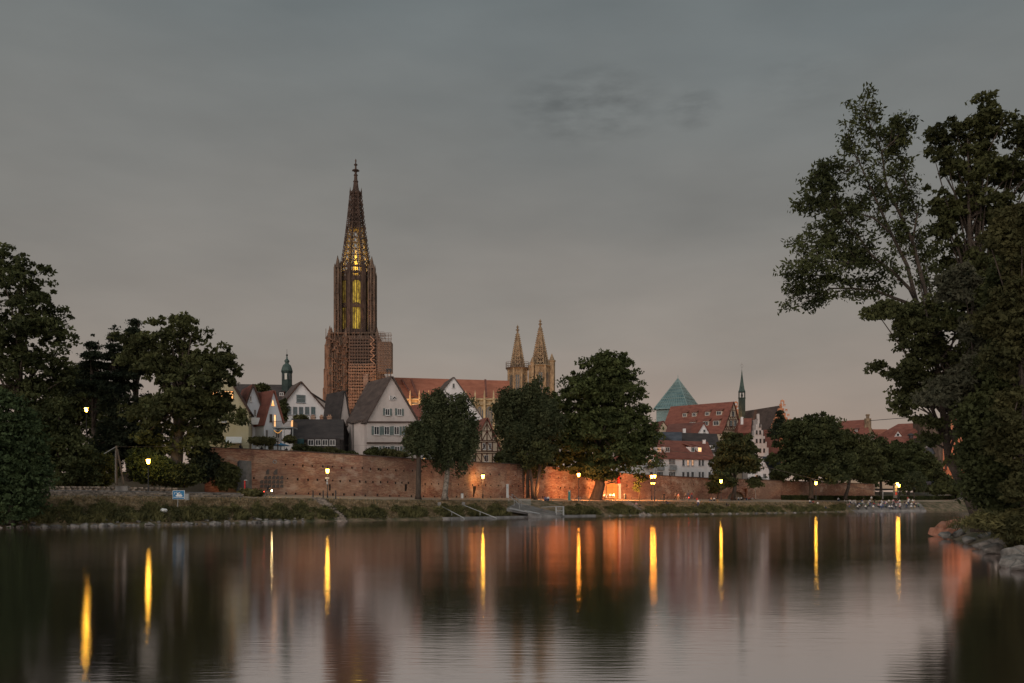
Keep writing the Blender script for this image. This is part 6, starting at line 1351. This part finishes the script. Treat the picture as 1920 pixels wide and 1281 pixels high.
add_spot((X_(935, 196), 196, 10), (X_(930, 204), 204, 12.5), 260, (1, .6, .25), 120)
add_spot((X_(395, 147), 147, 9.6), (X_(400, 151), 151, 11), 90, (1, .7, .3), 140)
add_spot((X_(1410, 274), 270, 12), (X_(1425, 290), 290, 22), 700, (1, .8, .6), 80)
# ------------------------------------------------------------------ people
def pose(kind):
    J = {}
    def s(n, p, r): J[n] = (Vector(p), r)
    sit = kind in ('sit', 'ground', 'table'); z0 = {'sit': .12, 'ground': .12, 'table': .55}.get(kind, .95); ln = {'table': -.16, 'sit': -.08, 'ground': -.06}.get(kind, 0)
    s('pelvis', (0, 0, z0), .13); s('spine', (0, ln*.4, z0+.22), .125); s('chest', (0, ln, z0+.42), .145); s('neck', (0, ln*1.1, z0+.56), .058); s('head', (0, ln*1.2-.02, z0+.68), .098); s('crown', (0, ln*1.2, z0+.77), .08); s('nose', (0, ln*1.2-.12, z0+.68), .02)
    for sg_, q in ((-1, 'l'), (1, 'r')):
        s(q+'sh', (.19*sg_, ln, z0+.47), .06)
        if kind == 'stand': s(q+'el', (.25*sg_, .03, z0+.2), .045); s(q+'wr', (.26*sg_, -.05, z0-.04), .032); s(q+'ha', (.26*sg_, -.08, z0-.13), .032)
        elif kind == 'walk': s(q+'el', (.24*sg_, .08*sg_, z0+.2), .045); s(q+'wr', (.24*sg_, -.02+.16*sg_, z0-.02), .032); s(q+'ha', (.24*sg_, -.06+.2*sg_, z0-.1), .032)
        else: s(q+'el', (.26*sg_, ln-.12, z0+.22), .045); s(q+'wr', (.15*sg_, ln-.34, z0+.2), .032); s(q+'ha', (.12*sg_, ln-.42, z0+.2), .032)
        s(q+'hip', (.095*sg_, 0, z0-.04), .1)
        if kind == 'stand': s(q+'kn', (.11*sg_, -.02, z0-.44), .07); s(q+'an', (.11*sg_, .02, .09), .045); s(q+'to', (.12*sg_, -.13, .04), .038)
        elif kind == 'walk': s(q+'kn', (.1*sg_, -.06-.16*sg_, z0-.42), .07); s(q+'an', (.1*sg_, .04-.28*sg_, .1), .045); s(q+'to', (.1*sg_, -.1-.28*sg_, .05), .038)
        elif kind == 'ground': s(q+'kn', (.13*sg_, -.40, z0+.30), .07); s(q+'an', (.12*sg_, -.62, .07), .045); s(q+'to', (.12*sg_, -.76, .05), .038)
        elif kind == 'sit': s(q+'kn', (.13*sg_, -.46, z0+.02), .07); s(q+'an', (.12*sg_, -.48, -.34), .045); s(q+'to', (.12*sg_, -.62, -.38), .038)
        else: s(q+'kn', (.12*sg_, -.46, z0-.02), .07); s(q+'an', (.12*sg_, -.44, .09), .045); s(q+'to', (.12*sg_, -.58, .05), .038)
    return J
ED = [('pelvis', 'spine', 2), ('spine', 'chest', 1), ('chest', 'neck', 1), ('neck', 'head', 0), ('head', 'crown', 3), ('head', 'nose', 0)]
for q in 'lr': ED += [('chest', q+'sh', 1), (q+'sh', q+'el', 1), (q+'el', q+'wr', 0), (q+'wr', q+'ha', 0), ('pelvis', q+'hip', 2), (q+'hip', q+'kn', 2), (q+'kn', q+'an', 2), (q+'an', q+'to', 2)]
def person_mesh(kind):
    J = pose(kind); names = list(J); me = bpy.data.meshes.new('p'); me.from_pydata([J[n_][0] for n_ in names], [(names.index(a_), names.index(b_)) for a_, b_, _ in ED], [])
    o = bpy.data.objects.new('p', me); col.objects.link(o); md = o.modifiers.new('s', 'SKIN'); sk = me.skin_vertices[0].data
    for i, n_ in enumerate(names): sk[i].radius = (J[n_][1], J[n_][1]*(.8 if n_ in ('chest', 'spine', 'pelvis') else 1)); sk[i].use_root = (n_ == 'pelvis')
    o.modifiers.new('b', 'SUBSURF').levels = 1; dg = bpy.context.evaluated_depsgraph_get(); ev = o.evaluated_get(dg); m2 = bpy.data.meshes.new_from_object(ev); bpy.data.objects.remove(o)
    m2.name = 'person_'+kind; m2.materials.clear()
    for _ in range(4): m2.materials.append(None)
    for f in m2.polygons:
        c = f.center; best = None
        for a_, b_, k in ED:
            pa, pb = J[a_][0], J[b_][0]; t = max(0, min(1, (c-pa).dot(pb-pa)/(pb-pa).length_squared)); d = (c-pa.lerp(pb, t)).length-J[a_][1]*.8
            if best is None or d < best[0]: best = (d, k)
        k = best[1]; hd_ = J['head'][0]
        if c.z > hd_.z-.03 and (c-hd_).length < .25 and (c.y > hd_.y-.02 or c.z > hd_.z+.06): k = 3
        f.material_index = k; f.use_smooth = True
    return m2
PM = {k: person_mesh(k) for k in ('stand', 'walk', 'sit', 'ground', 'table')}
SKIN = mat('skin', (.38, .22, .15)); HAIRS = [('dark', mat('dark_hair', (.03, .02, .015))), ('fair', mat('fair_hair', (.28, .19, .1)))]
SH = {'white': (.62, .6, .58), 'black': (.02, .02, .022), 'red': (.34, .05, .045), 'blue': (.06, .10, .22), 'grey': (.2, .2, .2), 'pink': (.45, .22, .22), 'green': (.08, .16, .09), 'beige': (.38, .3, .2)}
SHM = {k: mat(k+'_shirt', v) for k, v in SH.items()}; TR = {'jeans': mat('jeans', (.04, .06, .11)), 'black trousers': mat('black_trousers', (.018, .018, .02)), 'khaki shorts': mat('khaki', (.24, .19, .12))}
def person(kind, loc, rz, shirt, trouser, label, group=None, scale=1.0, hair=0):
    o = bpy.data.objects.new('person', PM[kind]); col.objects.link(o); o.location = loc; o.rotation_euler = (0, 0, rz); o.scale = (scale,)*3
    for i, m_ in enumerate((SKIN, SHM[shirt], TR[trouser], HAIRS[hair][1])): o.material_slots[i].link = 'OBJECT'; o.material_slots[i].material = m_
    return tag(o, label, 'person', group)
def gz(u, Y):  # ground height of bank/promenade
    Ya, Yb, Yc = st(u, 1), st(u, 2), st(u, 4)
    if Y < Yb: return bank_point(u, (Y-Ya)/(Yb-Ya)).z
    return st(u, 3)+(st(u, 5)-st(u, 3))*(Y-Yb)/(Yc-Yb)
def pg_(kind, u, Y, rz, *a, dz=0, **k): return person(kind, (X_(u, Y), Y, gz(u, Y)+dz), rz, *a, **k)
for (u, Y, sh_, lb_) in ((482.5, 144.5, 'white', 'person in a white shirt standing on the wall top under the vine pergola'), (490.5, 144.6, 'black', 'person in dark clothes standing close to the white-shirted one on the wall top'), (537, 147, 'black', 'dark-clothed person leaning at the wall top below the steel balcony'), (546, 147.2, 'beige', 'person in beige with light hat standing on the wall top right of the balcony'), (451, 143.5, 'black', 'small dark figure sitting on the wall top before the yellow house')):
    person('stand' if u != 451 else 'ground', (X_(u, Y), Y, wall_top(u)-1.0 if u != 451 else wall_top(u)+.02), R(180), sh_, 'black trousers', lb_, hair=0 if u != 546 else 1)
pg_('stand', 1107, 0, 0, 'black', 'jeans', 'x') if False else None
pg_('stand', 1245, 204, R(10), 'black', 'black trousers', 'person in black standing on the promenade right of the paired lamps', scale=1.05)
pg_('walk', 1266, 214, R(80), 'grey', 'black trousers', 'walking person in grey left of the cyclist'); pg_('walk', 1272, 213, R(100), 'pink', 'khaki shorts', 'walking person in pink beside the grey one')
pg_('stand', 1309, 205, R(-20), 'white', 'jeans', 'tall person in white top and jeans standing on the promenade edge', scale=1.08); pg_('stand', 1307, 206.5, R(120), 'red', 'black trousers', 'person in red standing just behind the tall one in jeans')
pg_('walk', 1290, 226, R(90), 'blue', 'jeans', 'walking person in blue near the wall between cyclist and standing pair'); pg_('stand', 1297, 229, 0, 'red', 'jeans', 'person in red standing by the wall shrub')
pg_('ground', 1250, 201.5, R(15), 'black', 'jeans', 'person in black sitting on the grass edge below the standing one'); 
pg_('ground', 1022, 177.5, R(40), 'blue', 'jeans', 'person in blue sitting on the bank edge above the landing stage'); pg_('ground', 1027.5, 178.5, R(10), 'white', 'jeans', 'person in white sitting on the bank edge beside the blue one')
pg_('ground', 1193, 192.5, R(-10), 'pink', 'khaki shorts', 'fair-haired person in pink sitting on the narrow stairs', dz=.15, hair=1); pg_('ground', 1199.5, 192, R(10), 'black', 'khaki shorts', 'fair-haired person in black sitting on the narrow stairs', dz=.15, hair=1)
pg_('ground', 1362, 214, R(60), 'black', 'black trousers', 'person in black sitting on the bank edge right of the crossbar lamp'); pg_('ground', 1368, 213, R(30), 'grey', 'jeans', 'person in grey sitting on the bank edge right of the crossbar lamp')
for i, (u, Y, c_) in enumerate(((1334, 219, 'beige'), (1339, 221, 'white'), (1343, 220, 'black'), (1372, 236, 'red'), (1376, 234, 'black'), (1380, 236, 'grey'), (1385, 234, 'white'), (1389.5, 235, 'white'), (1394, 236, 'black'), (1399, 235, 'black'), (1404, 236, 'red'), (1411, 235, 'grey'), (1518, 248, 'white'), (1525, 249, 'red'), (1533, 249, 'white'), (1545, 248, 'beige'))):
    grp = 'before the low arch' if 1365 < u < 1415 else ('left of the crossbar lamp' if u < 1350 else 'under the second lamp from the right')
    pg_('ground', u, Y, R((i*47) % 120-60), c_, ('jeans', 'black trousers', 'khaki shorts')[i % 3], 'person in %s sitting on the promenade ground %s' % (c_, grp), 'people sitting on the promenade %s' % grp)
pg_('ground', 1571.5, 268, R(0), 'white', 'jeans', 'person in white sitting alone on the top corner of the river steps', scale=1.15)
# picnic table and group under the chestnut
tb_ = thing('picnic_table', 'wooden picnic table under the chestnut beside the doorway', 'table', (X_(1142, 201), 201, gz(1142, 201))); tz = gz(1142, 201); tx = X_(1142, 201)
b = MB(); b.box((tx, 201, tz+.74), (2.6, .8, .06)); b.build('tabletop', M['wood'], tb_)
for s_ in (-1, 1): b = MB(); b.box((tx, 201+s_*.75, tz+.44), (2.6, .3, .06)); b.build('bench', M['wood'], tb_); b = MB(); b.bar((tx+s_, 200.3, tz), (tx+s_, 200.8, tz+.72), .1); b.bar((tx+s_, 201.7, tz), (tx+s_, 201.2, tz+.72), .1); b.bar((tx+s_, 200.2, tz+.4), (tx+s_, 201.8, tz+.4), .1); b.build('trestle', M['wood'], tb_)
for i, (dx, dy, rz, c_, tr2) in enumerate(((-.9, .8, 0, 'white', 'jeans'), (-.2, .8, 0, 'beige', 'jeans'), (.6, .8, 0, 'grey', 'black trousers'), (-.7, -.8, 180, 'black', 'jeans'), (.1, -.8, 180, 'blue', 'black trousers'), (.9, -.8, 180, 'white', 'black trousers'))):
    person('table', (tx+dx, 201+dy, tz-.0), R(rz), c_, tr2, 'person in %s seated at the picnic table on its %s side' % (c_, 'wall' if dy > 0 else 'river'))
pg_('ground', 1127.5, 203, R(70), 'red', 'jeans', 'person in red crouching at the left of the picnic table')
# crowd on the river steps
rd = random.Random(33); n = 0; fs = []
cols_ = ['white', 'black', 'red', 'blue', 'grey', 'white', 'pink', 'beige', 'white', 'green']
for k in range(1, 6):
    f = rd.uniform(.02, .06)
    while f < .97:
        c_ = rd.choice(cols_); p = step_line(k, f); trz = rd.choice(list(TR)); pz_ = p.z+.03
        kd = 'sit' if k > 1 or True else 'ground'; ps = Vector((p.x, p.y+.35, pz_))
        if rd.random() < .07: kd = 'stand'; ps.y += .5
        person(kd, ps, R(rd.uniform(-35, 35)), c_, trz, 'person in %s with %s %s on the %s tread of the river steps' % (c_, trz, 'standing' if kd == 'stand' else 'sitting', ['', 'lowest', 'second', 'third', 'fourth', 'top'][k]), 'people on the %s tread of the river steps' % ['', 'lowest', 'second', 'third', 'fourth', 'top'][k], rd.uniform(.95, 1.12), rd.random() < .3)
        f += rd.choice((.022, .026, .03, .05, .09)) if k > 2 else rd.choice((.03, .05, .1, .14))
# ------------------------------------------------------------------ bicycles
def bicycle(loc, rz, label, front=None, rear=None):
    o = thing('bicycle', label, 'bicycle', loc, None); o.rotation_euler = (0, 0, rz)
    def ch(b, n, m): 
        me_o = MB.build(b, n, m); me_o.parent = o; return me_o
    for x in (-.52, .52):
        b = MB(); b.tube([Vector((x+math.cos(i*math.pi/12)*.33, 0, .34+math.sin(i*math.pi/12)*.33)) for i in range(25)], .025, 6)
        for i in range(8): a = i*math.pi/8; b.bar((x+math.cos(a)*.32, 0, .34+math.sin(a)*.32), (x-math.cos(a)*.32, 0, .34-math.sin(a)*.32), .008)
        ch(b, 'wheel', M['metal'])
    b = MB()
    for a_, c_ in (((-.52, .34), (-.15, .85)), ((-.52, .34), (-.05, .32)), ((-.05, .32), (-.18, .95)), ((-.05, .32), (.38, .82)), ((-.17, .82), (.36, .88)), ((.52, .34), (.36, .98))): b.bar((a_[0], 0, a_[1]), (c_[0], 0, c_[1]), .035)
    ch(b, 'frame', M['metal_grey']); b = MB(); b.box((-.19, 0, .98), (.26, .14, .05)); ch(b, 'saddle', M['metal']); b = MB(); b.bar((.34, -.28, 1.02), (.34, .28, 1.02), .03); ch(b, 'handlebar', M['metal'])
    if front: b = MB(); b.lathe((.5, 0, .88), [(.05, -.07), (.09, 0), (.05, .07)], 8); ch(b, 'headlamp', M[front])
    if rear: b = MB(); b.lathe((-.62, 0, .74), [(.05, -.06), (.08, 0), (.05, .06)], 8); ch(b, 'rear_lamp', M[rear])
    return o
bicycle((X_(1085, 184), 183.6, gz(1085, 184)), R(5), 'parked bicycle leaning by the lamp left of the chestnut trunk')
bicycle((X_(503, 134.5), 134.5, gz(503, 134.5)), R(0), 'bicycle with bright headlamp in front of the plaque grid', 'bike_lamp', 'rear_lamp')
bicycle((X_(1286, 214), 214, gz(1286, 214)), R(180), 'bicycle with red rear lamp on the promenade before the wall', None, 'rear_lamp')
def rider(u, Y, rz, c_, lb_): p = person('table', (X_(u, Y)-.12*math.cos(rz), Y, gz(u, Y)+.46), rz+R(90), c_, 'black trousers', lb_)
rider(503, 134.5, 0, 'black', 'cyclist in black riding the bicycle with the bright headlamp'); rider(1286, 214, R(180), 'grey', 'cyclist in grey riding the bicycle with the red rear lamp')
